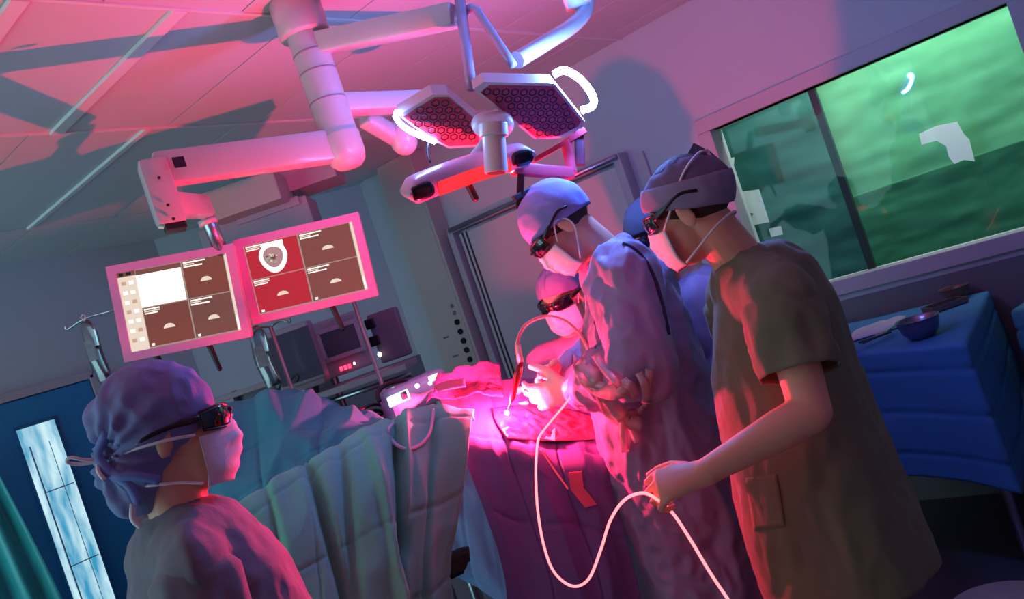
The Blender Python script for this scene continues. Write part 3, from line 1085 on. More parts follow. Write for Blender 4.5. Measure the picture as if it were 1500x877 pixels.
# hook the bags to their stands
# ================================================================ DEVICE WITH LIT DISPLAYS NEXT TO THE DRAPES
dv = thing('control_unit', 'purple-white control unit with lit displays beside the grey-green drape', 'device', at(602, 590, 2.83))
dz_up = Z_
ua, ub = at(566, 586, 2.78), at(642, 552, 2.88)
dx_ = (ub - ua).normalized()
dy_ = Z_.cross(dx_).normalized()
dn = (dy_ if dy_.dot(F_) > 0 else -dy_)
upv = (Z_ * 0.8 - dn * -0.6).normalized()
axd = (dx_, dn, Z_)
MB().box((ua + ub) / 2 - Z_ * 0.02, ((ub - ua).length + 0.02, 0.12, 0.10), axd, 0.02).build('housing', mat('unit_shell', '#b9a8d8', 0.35, coat=0.2), dv)
fq = -dn * 0.062
MB().box(at(584, 583, 2.70), (0.078, 0.01, 0.035), axd, 0.004).build('display', emis('lit_display', '#c8f0f4', 1.6), dv)
for (x, y, r) in ((577, 586, 0.011), (592, 579, 0.012)):
    MB().box(at(x, y, 2.695), (r * 1.4, 0.012, r * 2), axd).build('display_mark', mat('display_mark', '#4a6a80', 0.4), dv)
MB().box(at(635, 553, 2.76), (0.035, 0.012, 0.02), axd, 0.004).build('indicator', emis('lit_lamp', '#f2e8ff', 3.0), dv)
MB().ell(at(611, 565, 2.74), (0.008, 0.008, 0.008)).build('indicator', emis('lit_lamp', '#f2e8ff', 3.0), dv)
MB().ell(at(630, 561, 2.74), (0.007, 0.007, 0.007)).build('indicator', emis('lit_lamp', '#f2e8ff', 3.0), dv)
MB().tube(spline([at(556, 588, 2.76), at(553, 575, 2.78), at(566, 563, 2.80), at(590, 557, 2.83), at(602, 563, 2.84)], 18), 0.008, 8).build('carry_handle', M_DARK, dv, True)
ub0 = at(602, 590, 2.83)
stp = Vector((ub0.x, ub0.y, 0))
MB().cyl(stp + Z_ * 0.03, stp + Z_ * (ub0.z - 0.05), 0.02, n=12).build('stand_pole', M_STEEL, dv, True)
MB().cyl(stp, stp + Z_ * 0.03, 0.08, 0.07, n=24).build('stand_foot', M_DARK, dv)
for k, (o1, lab) in enumerate(((0, 'dark cable looping between the drapes, the upper one'), (9, 'dark cable looping between the drapes, the lower one'))):
    tag(MB().tube(spline([at(495, 632 + o1, 2.75), at(520, 606 + o1, 2.78), at(548, 592 + o1, 2.82), at(566, 598 + o1, 2.85), at(560, 606 + o1, 2.84), at(530, 622 + o1, 2.8)], 30), 0.006, 7).build('device_cable', M_DARK, None, True), lab, 'cable', 'cables between the drapes')

# ================================================================ INSTRUMENT TABLE WITH BLUE CLOTH
tz0 = 0.95
fR = Vector((-0.72, 3.10, 0))
fL = Vector((-1.42, 3.47, 0))
bR = Vector((-0.80, 4.12, 0))
bL = Vector((-1.56, 4.12, 0))
it = thing('instrument_table', 'steel instrument table under the blue cloth by the window wall', 'table', (fR + bL) / 2)
MB().prism([p + Z_ * (tz0 - 0.035) for p in (fL, fR, bR, bL)], Z_ * 0.03).build('table_top', M_STEEL, it)
ctr = (fL + fR + bR + bL) / 4
for p in (fL, fR, bR, bL):
    q = ctr + (p - ctr) * 0.9
    MB().cyl(q, q + Z_ * (tz0 - 0.035), 0.016, n=10).build('leg', M_STEEL, it, True)
M_BLUE = mat('blue_drape', '#2a6aa0', 0.75, bump=0.1, scale=40, var=0.1)


def table_cloth(corners, z, drop, seed, name, m, flare=0.09, folds=5, amp=0.014):
    """cloth lying on a quadrilateral and hanging down all round"""
    n = len(corners)
    ring = []
    per = 26
    for i in range(n):
        a, b = corners[i], corners[(i + 1) % n]
        for k in range(per):
            ring.append(a.lerp(b, k / per))
    c = sum(corners, Vector()) / n
    rows = []
    for t in (0.0, 0.25, 0.5, 0.75, 0.93, 1.0):
        rows.append([c.lerp(p, t) + Z_ * (z + 0.004 * nz(c.lerp(p, t), 5, (1, 1, 1), seed)) for p in ring])
    N = len(ring)
    for k in range(1, 49):
        t = k / 48.0
        row = []
        for j, p in enumerate(ring):
            o = (p - c).normalized()
            s_ = (j % per) / per
            # creases of the folded sheet plus loose folds
            h = flare * t * 0.6 + amp * t * math.sin(folds * 2 * math.pi * s_ + seed) + 0.012 * t * nz(p + Z_ * (-t), 4, (1, 1, 1), seed)
            crease = -0.010 * max(0, 1 - abs(((t * drop) % 0.17) - 0.085) / 0.014) - 0.010 * max(0, 1 - abs(((s_ * 4) % 1) - 0.5) / 0.07)
            q = p + o * (0.006 + h + crease) + Z_ * (z - drop * t * (1 + 0.05 * math.sin(3 * j / N * 6.28 + seed)))
            row.append(q)
        rows.append(row)
    mb = MB()
    vs_ = [q for r in rows for q in r]
    fs_ = []
    for i in range(len(rows) - 1):
        for j in range(N):
            fs_.append((i * N + j, i * N + (j + 1) % N, (i + 1) * N + (j + 1) % N, (i + 1) * N + j))
    mb.add(vs_, fs_)
    o = mb.build(name, m, None, True)
    return solid(o, 0.003, 1.0)


tag(table_cloth([fL, fR, bR, bL], tz0, 0.52, 2.0, 'table_cloth', M_BLUE, 0.05, 3, 0.006), 'blue cloth with fold creases hanging over the instrument table', 'cloth')
# second, teal draped trolley at the right edge
q0 = [Vector((-0.655, 3.70, 0)), Vector((-0.20, 3.45, 0)), Vector((-0.0, 4.0, 0)), Vector((-0.55, 4.15, 0))]
ct2 = sum(q0, Vector()) / 4
it2 = thing('side_trolley', 'draped side trolley at the right edge of the picture', 'trolley', ct2)
MB().prism([p + Z_ * 0.885 for p in q0], Z_ * 0.03).build('trolley_top', M_STEEL, it2)
for p in q0:
    q = ct2 + (p - ct2) * 0.85
    MB().cyl(q, q + Z_ * 0.885, 0.016, n=10).build('leg', M_STEEL, it2, True)
tag(table_cloth(q0, 0.92, 0.42, 5.0, 'trolley_cloth', mat('teal_drape', '#3a7f92', 0.75, bump=0.1, scale=40, var=0.1), 0.06, 3, 0.012), 'teal cloth over the side trolley at the right edge', 'cloth')


def bowl(p, r, h, m, label, cat='bowl'):
    t = thing('steel_bowl', label, cat, p, 'bowls on the instrument table')
    secs = []
    prof = [(0.45, 0), (0.6, 0.02), (0.85, 0.35), (0.97, 0.75), (1.0, 1.0), (1.04, 1.0), (1.0, 0.97), (0.93, 0.75), (0.8, 0.38), (0.5, 0.08), (0.05, 0.06)]
    MB().loft([(p + Z_ * h * b, R_ * r * a, F_ * r * a) for a, b in prof], 28).build('bowl_body', m, t, True)
    MB().loft([(p + Z_ * h * 0.55, R_ * r * 0.86, F_ * r * 0.86), (p + Z_ * h * 0.58, R_ * r * 0.86, F_ * r * 0.86)], 24).build('content', mat('bowl_content', '#8a6a72', 0.4), t)
    return t


def on_table(x, y, z=tz0 + 0.006):
    u, v = uv(x, y)
    return at(x, y, (z - EYE) * FOC / v)


M_BOWL = mat('bowl_steel', '#8a7f92', 0.25, 0.9)
bowl(on_table(1352, 493), 0.078, 0.075, M_BOWL, 'round steel bowl near the front corner of the blue table')
bowl(on_table(1402, 437), 0.062, 0.055, mat('bowl_brown', '#7a5a50', 0.35, 0.3), 'small brown bowl at the back of the blue table')
# towel and instruments left of the bowl
rows = []
pa, pb = on_table(1240, 503), on_table(1322, 478)
for i in range(14):
    rows.append([])
    for j in range(22):
        p = pa.lerp(pb, j / 21) + (on_table(1250, 487) - on_table(1240, 503)) * (i / 13 * 1.0)
        edge = min(1, min(i, 13 - i, j, 21 - j) / 2)
        rows[-1].append(p + Z_ * (0.004 + 0.018 * edge * (0.6 + 0.8 * abs(nz(p, 14, (1, 1, 1), 2)))))
o = solid(MB().grid(rows).build('folded_towel', mat('pale_towel', '#b9b2c4', 0.9, bump=0.2, scale=120), None, True), 0.003, 1)
tag(o, 'pale folded towel lying on the blue table beside the bowl', 'towel')
for k, (x, y, a, lab) in enumerate(((1288, 492, 0.1, 'small dark clamp on the towel edge nearest the bowl'), (1302, 482, 0.7, 'thin steel scissors lying behind the dark clamp'))):
    p = on_table(x, y, tz0 + 0.03)
    t = thing('instrument', lab, 'instrument', p)
    e = DV(math.cos(a), math.sin(a))
    e2 = Z_.cross(e)
    for s_ in (-1, 1):
        MB().tube(spline([p + e * -0.06 + e2 * s_ * 0.012, p, p + e * 0.05 - e2 * s_ * 0.006], 8), 0.004, 6).build('blade', M_DARK if k == 0 else M_STEEL, t, True)
        MB().tube([p + e * -0.06 + e2 * s_ * 0.012 + (e * math.cos(q) + e2 * math.sin(q)) * 0.013 - e * 0.01 for q in [i * math.pi / 5 for i in range(11)]], 0.003, 6).build('finger_ring', M_DARK if k == 0 else M_STEEL, t, True)
tp = on_table(1385, 450)
tb_ = thing('instrument_tray', 'shallow brown tray in front of the small brown bowl', 'tray', tp)
MB().box(tp + Z_ * 0.004, (0.16, 0.1, 0.008), (R_, F_, Z_), 0.002).build('tray_floor', mat('tray_brown', '#6a5a5c', 0.4, 0.3), tb_)
for (dx, dy, sx, sy) in ((0, -0.048, 0.16, 0.005), (0, 0.048, 0.16, 0.005), (-0.078, 0, 0.005, 0.1), (0.078, 0, 0.005, 0.1)):
    MB().box(tp + R_ * dx + F_ * dy + Z_ * 0.014, (sx, sy, 0.02), (R_, F_, Z_)).build('tray_rim', mat('tray_brown', '#6a5a5c', 0.4, 0.3), tb_)

# round stool at the bottom right corner
sp = at(1482, 915, 2.35)
sp = Vector((sp.x, sp.y, 0))
stl = thing('round_stool', 'pale round padded stool in the bottom right corner', 'stool', sp)
zt = at(1482, 884, 2.35).z
shrink(MB().loft([(sp + Z_ * (zt - 0.07), R_ * 0.16, F_ * 0.16), (sp + Z_ * (zt - 0.06), R_ * 0.175, F_ * 0.175), (sp + Z_ * (zt - 0.015), R_ * 0.175, F_ * 0.175), (sp + Z_ * zt, R_ * 0.155, F_ * 0.155), (sp + Z_ * (zt + 0.004), R_ * 0.05, F_ * 0.05)], 32).build('seat', mat('stool_pad', '#8f7f76', 0.6, bump=0.1), stl), 60)
MB().cyl(sp + Z_ * 0.05, sp + Z_ * (zt - 0.06), 0.025, n=14).build('post', M_STEEL, stl, True)
for k in range(5):
    a = 2 * math.pi * k / 5 + 0.3
    MB().cyl(sp + Z_ * 0.06, sp + Vector((math.cos(a), math.sin(a), 0)) * 0.2 + Z_ * 0.03, 0.015, 0.012, n=8).build('leg', M_STEEL, stl)
    MB().ell(sp + Vector((math.cos(a), math.sin(a), 0)) * 0.2 + Z_ * 0.02, (0.02, 0.02, 0.02)).build('castor', M_DARK, stl)

# paper notices and one white stand-in for a reflection, behind the window
YG = YW + 0.58


def on_glass(x, y, yy=YG):
    o = Vector((0, 0, EYE))
    k = at(x, y, 1.0) - o
    return o + k * (yy / k.y)


def notice(pts, label, strokes=()):
    pp = [on_glass(*p) for p in pts]
    c = sum(pp, Vector()) / len(pp)
    t = thing('paper_notice', label, 'notice', Vector((c.x, c.y, min(p.z for p in pp))), 'papers and reflection patch seen through the window')  # also used for the white patch that imitates a reflection
    MB().prism(pp, Vector((0, -0.0015, 0))).build('sheet', mat('paper_reflection_white', '#f6fafc', 0.8, var=0.02), t)
    for st_ in strokes:
        MB().tube([on_glass(*p) - Vector((0, 0.003, 0)) for p in st_], 0.0035, 5).build('pen_stroke', M_BLACK, t)


notice([(1083, 281), (1112, 277), (1127, 325), (1098, 331)], 'white paper with black strokes behind the window beside the neck of the man in scrubs', [[(1084, 290), (1096, 303)], [(1090, 310), (1103, 313), (1094, 322)]])
notice([(1126, 335), (1144, 331), (1147, 343), (1130, 347)], 'small white slip behind the window, lowest of the papers')
notice([(1060, 235), (1076, 230), (1074, 252), (1066, 256)], 'small pale slip behind the left edge of the window')

notice([(1346, 196), (1372, 184), (1402, 178), (1412, 196), (1420, 204), (1428, 236), (1412, 234), (1398, 240), (1390, 230), (1386, 214), (1372, 206), (1350, 212)], 'irregular white patch imitating a reflection in the right pane of the window')  # flat white sheet put in for a bright reflection on the glass

# ================================================================ OPERATING TABLE AND DRAPES
ot = thing('operating_table', 'operating table hidden under the surgical drapes', 'table', LW(-0.35, 2.42, 0))
tdv = DV(1.0, 0.42)
tdn = Z_.cross(tdv)
tcx = LW(-0.72, 2.42, 0)
MB().box(tcx + Z_ * 0.93, (1.5, 0.32, 0.07), (tdv, tdn, Z_), 0.015).build('table_top', M_DARK, ot)
MB().box(tcx + Z_ * 0.5, (0.3, 0.24, 0.8), (tdv, tdn, Z_), 0.02).build('column', M_STEEL, ot)
MB().box(tcx + Z_ * 0.06, (0.9, 0.36, 0.12), (tdv, tdn, Z_), 0.03).build('base', M_STEEL, ot)


def drape(name, ctrl, nr, nc, m, label, fold=0.02, ff=16.0, seed=0.0, fine=0.006, thick=0.004, extra=None, cat='drape'):
    g = surf([[at(*q) for q in row] for row in ctrl], nr, nc)
    out = []
    for i in range(nr):
        row = []
        for j in range(nc):
            a = g[min(i + 1, nr - 1)][j] - g[max(i - 1, 0)][j]
            b = g[i][min(j + 1, nc - 1)] - g[i][max(j - 1, 0)]
            n = a.cross(b)
            n = n.normalized() if n.length > 1e-9 else -F_
            if n.dot(F_) > 0:
                n = -n
            s_, t_ = j / (nc - 1), i / (nr - 1)
            # long hanging folds: ridged noise, stretched along the rows
            q1 = noise.noise(Vector((s_ * ff + seed, t_ * 2.2 + 0.8 * s_, seed)))
            q2 = noise.noise(Vector((s_ * ff * 2.3 + seed, t_ * 3.5, seed + 4)))
            q3 = noise.noise(Vector((s_ * ff * 1.2, t_ * ff * 1.2, seed + 9)))
            h = fold * (1 - 2.4 * abs(q1)) + fold * 0.4 * q2 + fine * (1 - 2 * abs(q3))
            # pressed creases of the folded sheet
            for cs in (0.27, 0.55, 0.80):
                h -= 0.006 * math.exp(-((t_ - cs - 0.02 * q1) / 0.006) ** 2)
            for cs in (0.33, 0.66):
                h -= 0.006 * math.exp(-((s_ - cs) / 0.006) ** 2)
            if extra:
                h += extra(s_, t_)
            row.append(g[i][j] + n * h)
        out.append(row)
    o = MB().grid(out).build(name, m, None, True)
    solid(o, thick, 0.0)
    return tag(o, label, cat)


M_TEAL = mat('teal_sheet', '#1c96a4', 0.8, bump=0.12, scale=150, var=0.08, sheen=0.1)
M_GGRN = mat('grey_green_sheet', '#60bca2', 0.85, bump=0.12, scale=150, var=0.08, sheen=0.1)
M_PURP = mat('violet_blue_sheet', '#5e5890', 0.8, bump=0.12, scale=150, var=0.08, sheen=0.1)
M_LBLU = mat('light_blue_sheet', '#6f9fd0', 0.8, bump=0.12, scale=150, var=0.06)

drape('teal_drape', [
    [(262, 690, 2.95), (345, 622, 3.0), (432, 592, 3.0), (490, 608, 3.0), (560, 625, 2.95)],
    [(262, 655, 2.78), (343, 594, 2.82), (430, 573, 2.82), (495, 594, 2.8), (562, 612, 2.75)],
    [(268, 705, 2.55), (350, 650, 2.6), (430, 628, 2.62), (495, 622, 2.6), (560, 622, 2.6)],
    [(285, 770, 2.35), (360, 712, 2.4), (430, 675, 2.45), (490, 648, 2.5), (560, 634, 2.5)],
    [(310, 850, 2.18), (380, 780, 2.25), (445, 722, 2.3), (505, 680, 2.38), (565, 650, 2.42)]],
    70, 80, M_TEAL, 'dark teal drape raised to a peak behind the grey-green drape', 0.018, 5, 2.0, 0.004)


def gather(s_, t_):
    """deep folds that run down from the top edge and meet in a gathered knot"""
    h = 0.0
    for c0, c1, w, a in ((0.30, 0.42, 0.018, 0.05), (0.62, 0.66, 0.016, 0.055), (0.70, 0.64, 0.02, -0.03), (0.50, 0.62, 0.02, -0.025), (0.44, 0.45, 0.02, 0.03), (0.83, 0.80, 0.022, 0.02), (0.16, 0.2, 0.02, 0.025)):
        c = c0 + (c1 - c0) * min(1, t_ / 0.75)
        h -= a * math.exp(-((s_ - c) / w) ** 2) * min(1, max(0, (t_ - 0.12) / 0.25))
    h -= 0.05 * math.exp(-((s_ - 0.66) / 0.03) ** 2 - ((t_ - 0.62) / 0.05) ** 2)
    return h


gdr = drape('grey_green_drape', [
    [(345, 780, 2.25), (405, 738, 2.3), (465, 698, 2.38), (535, 655, 2.5), (600, 626, 2.6), (650, 612, 2.65), (700, 618, 2.66)],
    [(328, 764, 2.07), (390, 721, 2.13), (450, 682, 2.21), (522, 642, 2.31), (590, 613, 2.40), (642, 601, 2.45), (694, 606, 2.47)],
    [(345, 830, 1.98), (402, 790, 2.02), (458, 752, 2.08), (528, 712, 2.16), (592, 682, 2.25), (638, 664, 2.31), (684, 652, 2.36)],
    [(360, 905, 1.93), (412, 872, 1.97), (468, 842, 2.02), (537, 806, 2.09), (592, 785, 2.16), (632, 765, 2.23), (668, 745, 2.30)],
    [(385, 1000, 1.90), (432, 970, 1.94), (482, 945, 1.98), (545, 910, 2.05), (592, 890, 2.12), (628, 868, 2.19), (656, 845, 2.26)],
    [(440, 1150, 1.88), (480, 1120, 1.92), (525, 1095, 1.96), (580, 1060, 2.03), (622, 1035, 2.10), (650, 1010, 2.17), (672, 985, 2.24)]],
    120, 150, M_GGRN, 'grey-green drape hanging in folds in front of the woman', 0.012, 5, 5.0, 0.006, extra=gather)

vdr = drape('violet_drape', [
    [(640, 582, 2.78), (690, 566, 2.82), (755, 560, 2.86), (820, 566, 2.86), (872, 580, 2.84)],
    [(655, 612, 2.60), (705, 606, 2.62), (765, 608, 2.65), (830, 616, 2.66), (882, 626, 2.62)],
    [(672, 645, 2.42), (722, 652, 2.42), (780, 660, 2.42), (838, 668, 2.42), (888, 678, 2.42)],
    [(684, 682, 2.38), (738, 695, 2.37), (794, 706, 2.37), (850, 716, 2.37), (897, 726, 2.38)],
    [(712, 755, 2.33), (765, 772, 2.32), (822, 780, 2.31), (876, 790, 2.32), (918, 800, 2.33)],
    [(738, 835, 2.29), (792, 855, 2.27), (848, 862, 2.26), (900, 872, 2.27), (938, 882, 2.29)],
    [(752, 925, 2.27), (808, 945, 2.24), (862, 952, 2.23), (912, 962, 2.24), (952, 972, 2.26)],
    [(785, 1100, 2.25), (845, 1120, 2.22), (898, 1130, 2.21), (946, 1140, 2.22), (984, 1148, 2.24)]],
    130, 110, M_PURP, 'violet-blue drape over the table below the glowing site', 0.012, 4, 11.0, 0.007)

drape('light_blue_drape', [
    [(640, 690, 2.50), (675, 672, 2.50), (715, 690, 2.47), (770, 720, 2.45)],
    [(640, 750, 2.48), (678, 735, 2.46), (722, 760, 2.42), (775, 790, 2.40)],
    [(648, 815, 2.42), (690, 825, 2.40), (738, 855, 2.36), (790, 885, 2.34)],
    [(656, 836, 2.42), (702, 860, 2.39), (750, 892, 2.35), (802, 925, 2.33)]],
    40, 40, M_LBLU, 'light blue drape showing in the gap between two drapes', 0.008, 4, 15.0, 0.003)

# crumpled shiny film around the site
g = surf([[hit(vdr, q[0], q[1], 0.0, q[2]) for q in row] for row in [
    [(722, 602, 2.60), (770, 598, 2.64), (830, 604, 2.66), (872, 616, 2.66)],
    [(728, 622, 2.52), (775, 620, 2.54), (830, 626, 2.56), (876, 632, 2.58)],
    [(745, 648, 2.44), (790, 650, 2.44), (838, 650, 2.46), (872, 648, 2.50)]]], 34, 50)
rows = []
for i, r in enumerate(g):
    rows.append([p + Z_ * (0.010 + min(1, min(i, 33 - i, j, 49 - j) / 5) * (0.020 * (0.55 - abs(nz(p, 22, (1, 1, 1), 3))) + 0.008 * nz(p, 55, (1, 1, 1), 6))) for j, p in enumerate(r)])
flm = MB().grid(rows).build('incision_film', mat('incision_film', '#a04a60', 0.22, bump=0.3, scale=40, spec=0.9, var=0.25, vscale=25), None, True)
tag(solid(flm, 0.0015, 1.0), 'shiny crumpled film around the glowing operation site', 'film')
gz = [hit(flm, 797, 642), hit(flm, 813, 626), hit(flm, 813, 645)]
tag(MB().prism([p for p in gz], -F_ * 0.003).build('gauze_corner', mat('gauze', '#e8d8b8', 0.9, bump=0.3, scale=300), None), 'small cream gauze triangle at the near edge of the film', 'gauze')

# folded towel at the far left side of the site, with a paper flap
rows = surf([[hit(vdr, q[0], q[1], 0.0, q[2]) for q in row] for row in [
    [(650, 572, 2.72), (670, 566, 2.74), (700, 560, 2.78), (738, 556, 2.80)],
    [(640, 592, 2.62), (665, 582, 2.66), (700, 576, 2.70), (740, 578, 2.74)],
    [(628, 602, 2.56), (665, 598, 2.58), (705, 594, 2.62), (742, 596, 2.66)]]], 30, 40)
rows = [[p + Z_ * (0.03 + 0.03 * max(0, 1 - i / 14) + 0.022 * nz(p, 18, (1, 1, 1), 1) + 0.01 * abs(nz(p, 40, (1, 1, 1), 8))) for p in r] for i, r in enumerate(rows)]
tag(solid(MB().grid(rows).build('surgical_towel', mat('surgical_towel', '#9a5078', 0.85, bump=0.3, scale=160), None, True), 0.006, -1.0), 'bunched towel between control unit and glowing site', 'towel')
rows = surf([[at(*q) + Z_ * 0.05 for q in row] for row in [
    [(642, 588, 2.60), (660, 580, 2.62), (688, 576, 2.64)],
    [(650, 596, 2.56), (668, 592, 2.57), (690, 588, 2.59)]]], 8, 14)
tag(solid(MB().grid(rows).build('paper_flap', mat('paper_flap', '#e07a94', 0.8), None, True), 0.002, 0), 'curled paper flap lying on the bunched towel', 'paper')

# suction tube looped over the grey-green drape
tag(MB().tube(spline([hit(gdr, *q, 0.008) for q in ((634, 600), (634, 612), (628, 636), (612, 653), (592, 657), (575, 646), (569, 630), (576, 620))], 40), 0.006, 8).build('suction_tube', mat('tube_clear', '#b9b4c0', 0.2), None, True), 'pale looped tube lying on the grey-green drape', 'tube')

# adhesive label on the violet drape
lab = thing('drape_label', 'bent pink label stuck on the violet drape', 'label', at(850, 742, 2.24))
MB().prism([hit(vdr, 833, 692), hit(vdr, 852, 690), hit(vdr, 855, 714), hit(vdr, 836, 717)], -F_ * 0.003).build('upper_flap', mat('label_pink', '#d05a78', 0.7), lab)
MB().prism([hit(vdr, 836, 717), hit(vdr, 855, 714), hit(vdr, 874, 738), hit(vdr, 857, 743)], -F_ * 0.003).build('lower_flap', mat('label_pink', '#d05a78', 0.7), lab)

# ================================================================ LASER FIBRE, HANDPIECE
M_FIBRE = emis('fibre_glow', (1.0, 0.085, 0.095, 1), 6.5)
fib = [at(846, 566, 2.40), at(826, 594, 2.38), at(806, 618, 2.34), at(790, 640, 2.29), (at(786, 665, 2.22)), at(785, 700, 2.12), at(788, 750, 2.06), at(797, 800, 2.02), at(812, 838, 1.98), at(838, 858, 1.94), at(862, 848, 1.90), at(880, 805, 1.86), at(894, 762, 1.82), at(915, 732, 1.76), at(942, 722, 1.70), at(965, 733, 1.68), at(986, 752, 1.68), at(1010, 788, 1.68), at(1040, 838, 1.68), at(1068, 880, 1.68), at(1120, 960, 1.68), at(1230, 1100, 1.70)]
tag(MB().tube(spline(fib, 200), 0.0031, 8).build('laser_fibre', M_FIBRE, None, True), 'long glowing pink laser fibre looping from the site to the fist', 'cable')
lp_ = [at(763, 545, 2.46), at(759, 520, 2.46), at(758, 500, 2.46), at(766, 480, 2.46), at(782, 468, 2.46), at(803, 463, 2.46), at(828, 470, 2.44), at(850, 490, 2.42), at(862, 512, 2.38), at(866, 530, 2.36)]
tag(MB().tube(spline(lp_, 60), 0.005, 8).build('loop_tube', mat('loop_tube', '#f0a8a8', 0.3), None, True), 'pale arched tube looping above the gloved hands', 'tube')
hp = thing('laser_handpiece', 'slim red and white laser handpiece held above the site', 'handpiece', SPOT)
hp_top = at(763, 530, 2.46)
MB().tube([SPOT + Z_ * 0.01, SPOT.lerp(hp_top, 0.25), SPOT.lerp(hp_top, 0.3), SPOT.lerp(hp_top, 0.8), hp_top], [0.002, 0.003, 0.009, 0.011, 0.007], 12).build('barrel', mat('handpiece_red', '#a02030', 0.3), hp, True)
MB().tube([hp_top, at(759, 505, 2.46)], [0.009, 0.007], 12).build('cable_sleeve', mat('handpiece_white', '#e8d0d0', 0.3), hp, True)
MB().ell(SPOT + Z_ * 0.008, (0.006, 0.006, 0.008)).build('glowing_tip', emis('laser_tip', (1.0, 0.5, 0.2, 1), 30.0), hp, True)
# thin red pointer wire lying down the drape
tag(MB().tube(spline([hit(vdr, 792, 658), hit(vdr, 808, 682), hit(vdr, 832, 716)], 14), 0.003, 6).build('thin_wire', emis('wire_red', (1.0, 0.05, 0.1, 1), 0.7), None, True), 'thin red wire running down the violet drape', 'wire')

# ================================================================ PEOPLE
M_SKIN = mat('skin', '#e2a98c', 0.55, bump=0.04, scale=180, var=0.06, sss=0.15)
M_MASK = mat('mask_paper', '#dfe3ea', 0.85, bump=0.1, scale=120, var=0.03)
M_STRAP = mat('strap_white', '#e6dfe2', 0.7, var=0.03)
M_GLOVE = mat('latex_glove', '#f4ecd4', 0.45, bump=0.05, scale=80, var=0.04)
M_LENSD = mat('goggle_lens', '#0c0a12', 0.08, var=0.1, coat=0.8)
M_GFRAME = mat('goggle_frame', '#141018', 0.3, var=0.1)
M_SHOE = mat('clog', '#3a3a44', 0.5)


def frame(c, fwd, up=Z_):
    x = fwd.normalized()
    z = (up - x * up.dot(x)).normalized()
    y = z.cross(x)
    return Matrix(((x.x, y.x, z.x, c.x), (x.y, y.y, z.y, c.y), (x.z, y.z, z.z, c.z), (0, 0, 0, 1)))


def head_shapes(mb, M, s):
    R3 = M.to_3x3()
    P = lambda x, y, z: M @ Vector((x * s, y * s, z * s))
    E = lambda c, r, rot=None: mb.ell(P(*c), [k * s for k in r], R3 if rot is None else R3 @ rot, 20, 14)
    E((-0.012, 0, 0.045), (0.097, 0.076, 0.086))
    E((0.035, 0, -0.025), (0.058, 0.060, 0.085))
    E((0.042, 0, -0.075), (0.048, 0.048, 0.042))
    E((0.074, 0, -0.098), (0.022, 0.024, 0.018))
    for y in (-1, 1):
        E((0.055, y * 0.038, -0.022), (0.03, 0.026, 0.024))
        E((-0.008, y * 0.078, -0.004), (0.019, 0.008, 0.033), Matrix.Rotation(0.2, 3, 'Y'))
        E((0.0, y * 0.082, 0.012), (0.012, 0.007, 0.016))
        E((0.084, y * 0.031, 0.013), (0.012, 0.015, 0.010))
        mb.cap(P(0.108, y * 0.011, -0.036), 0.008 * s, P(0.1, y * 0.012, -0.037), 0.008 * s, 10)
    E((0.074, 0, 0.034), (0.022, 0.05, 0.013))
    mb.cap(P(0.09, 0, 0.018), 0.009 * s, P(0.114, 0, -0.03), 0.013 * s, 12)
    E((0.09, 0, -0.062), (0.012, 0.024, 0.007))
    E((0.088, 0, -0.073), (0.012, 0.02, 0.007))


def hand_shapes(mb, wrist, along, thumb_side, curl, grow=0.0, s=1.0, spread=0.0):
    """palm, four fingers and thumb; palm faces -n"""
    x = along.normalized()
    y = (thumb_side - x * thumb_side.dot(x)).normalized()
    n = y.cross(x)                          # back of the hand
    if hand_shapes.flip:
        n = -n
    P = lambda a, b, c: wrist + (x * a + y * b + n * c) * s
    mb.loft([(P(-0.015, 0, 0), y * (0.03 + grow), n * (0.022 + grow)), (P(0.02, 0, 0), y * (0.034 + grow), n * (0.02 + grow)), (P(0.06, 0, 0.002), y * (0.042 + grow), n * (0.018 + grow)), (P(0.092, 0, 0.0), y * (0.041 + grow), n * (0.014 + grow)), (P(0.1, 0, -0.002), y * (0.034 + grow), n * (0.009 + grow))], 18)
    for k, (by, ln) in enumerate(((0.033, 0.072), (0.0112, 0.08), (-0.0115, 0.074), (-0.034, 0.058))):
        p = P(0.092 - 0.004 * abs(k - 1), by, 0)
        a = 0.0
        r = 0.0088 * s + grow
        dy = (1.5 - k) * 0.09 * (1 + spread)
        for ph, (fr, cu) in enumerate(zip((0.45, 0.31, 0.24), curl)):
            a += math.radians(cu)
            d = (x * math.cos(a) - n * math.sin(a) + y * dy * math.cos(a)).normalized()
            q = p + d * (ln * fr * 1.08 * s)
            mb.cap(p, r, q, r * 0.9, 12)
            p = q
            r *= 0.9
    p = P(0.03, 0.03, -0.006)
    a = 0.0
    fist = curl[0] > 50
    d = (x * 0.80 + y * 0.25 - n * 0.55).normalized() if fist else (x * 0.62 + y * 0.68 - n * 0.4).normalized()
    r = 0.0135 * s + grow
    for k, ln in enumerate((0.042, 0.034, 0.028)):
        q = p + d * ln * s
        mb.cap(p, r, q, r * 0.88, 12)
        p = q
        r *= 0.88
        d = (d + x * 0.15 - n * 0.1 - y * 0.75).normalized() if fist else (d + x * 0.35 - n * 0.25 - y * 0.15).normalized()


hand_shapes.flip = False


def shell_patch(M, s, fn, n1, n2):
    rows = []
    for i in range(n1):
        rows.append([M @ (fn(i / (n1 - 1), j / (n2 - 1)) * s) for j in range(n2)])
    return rows


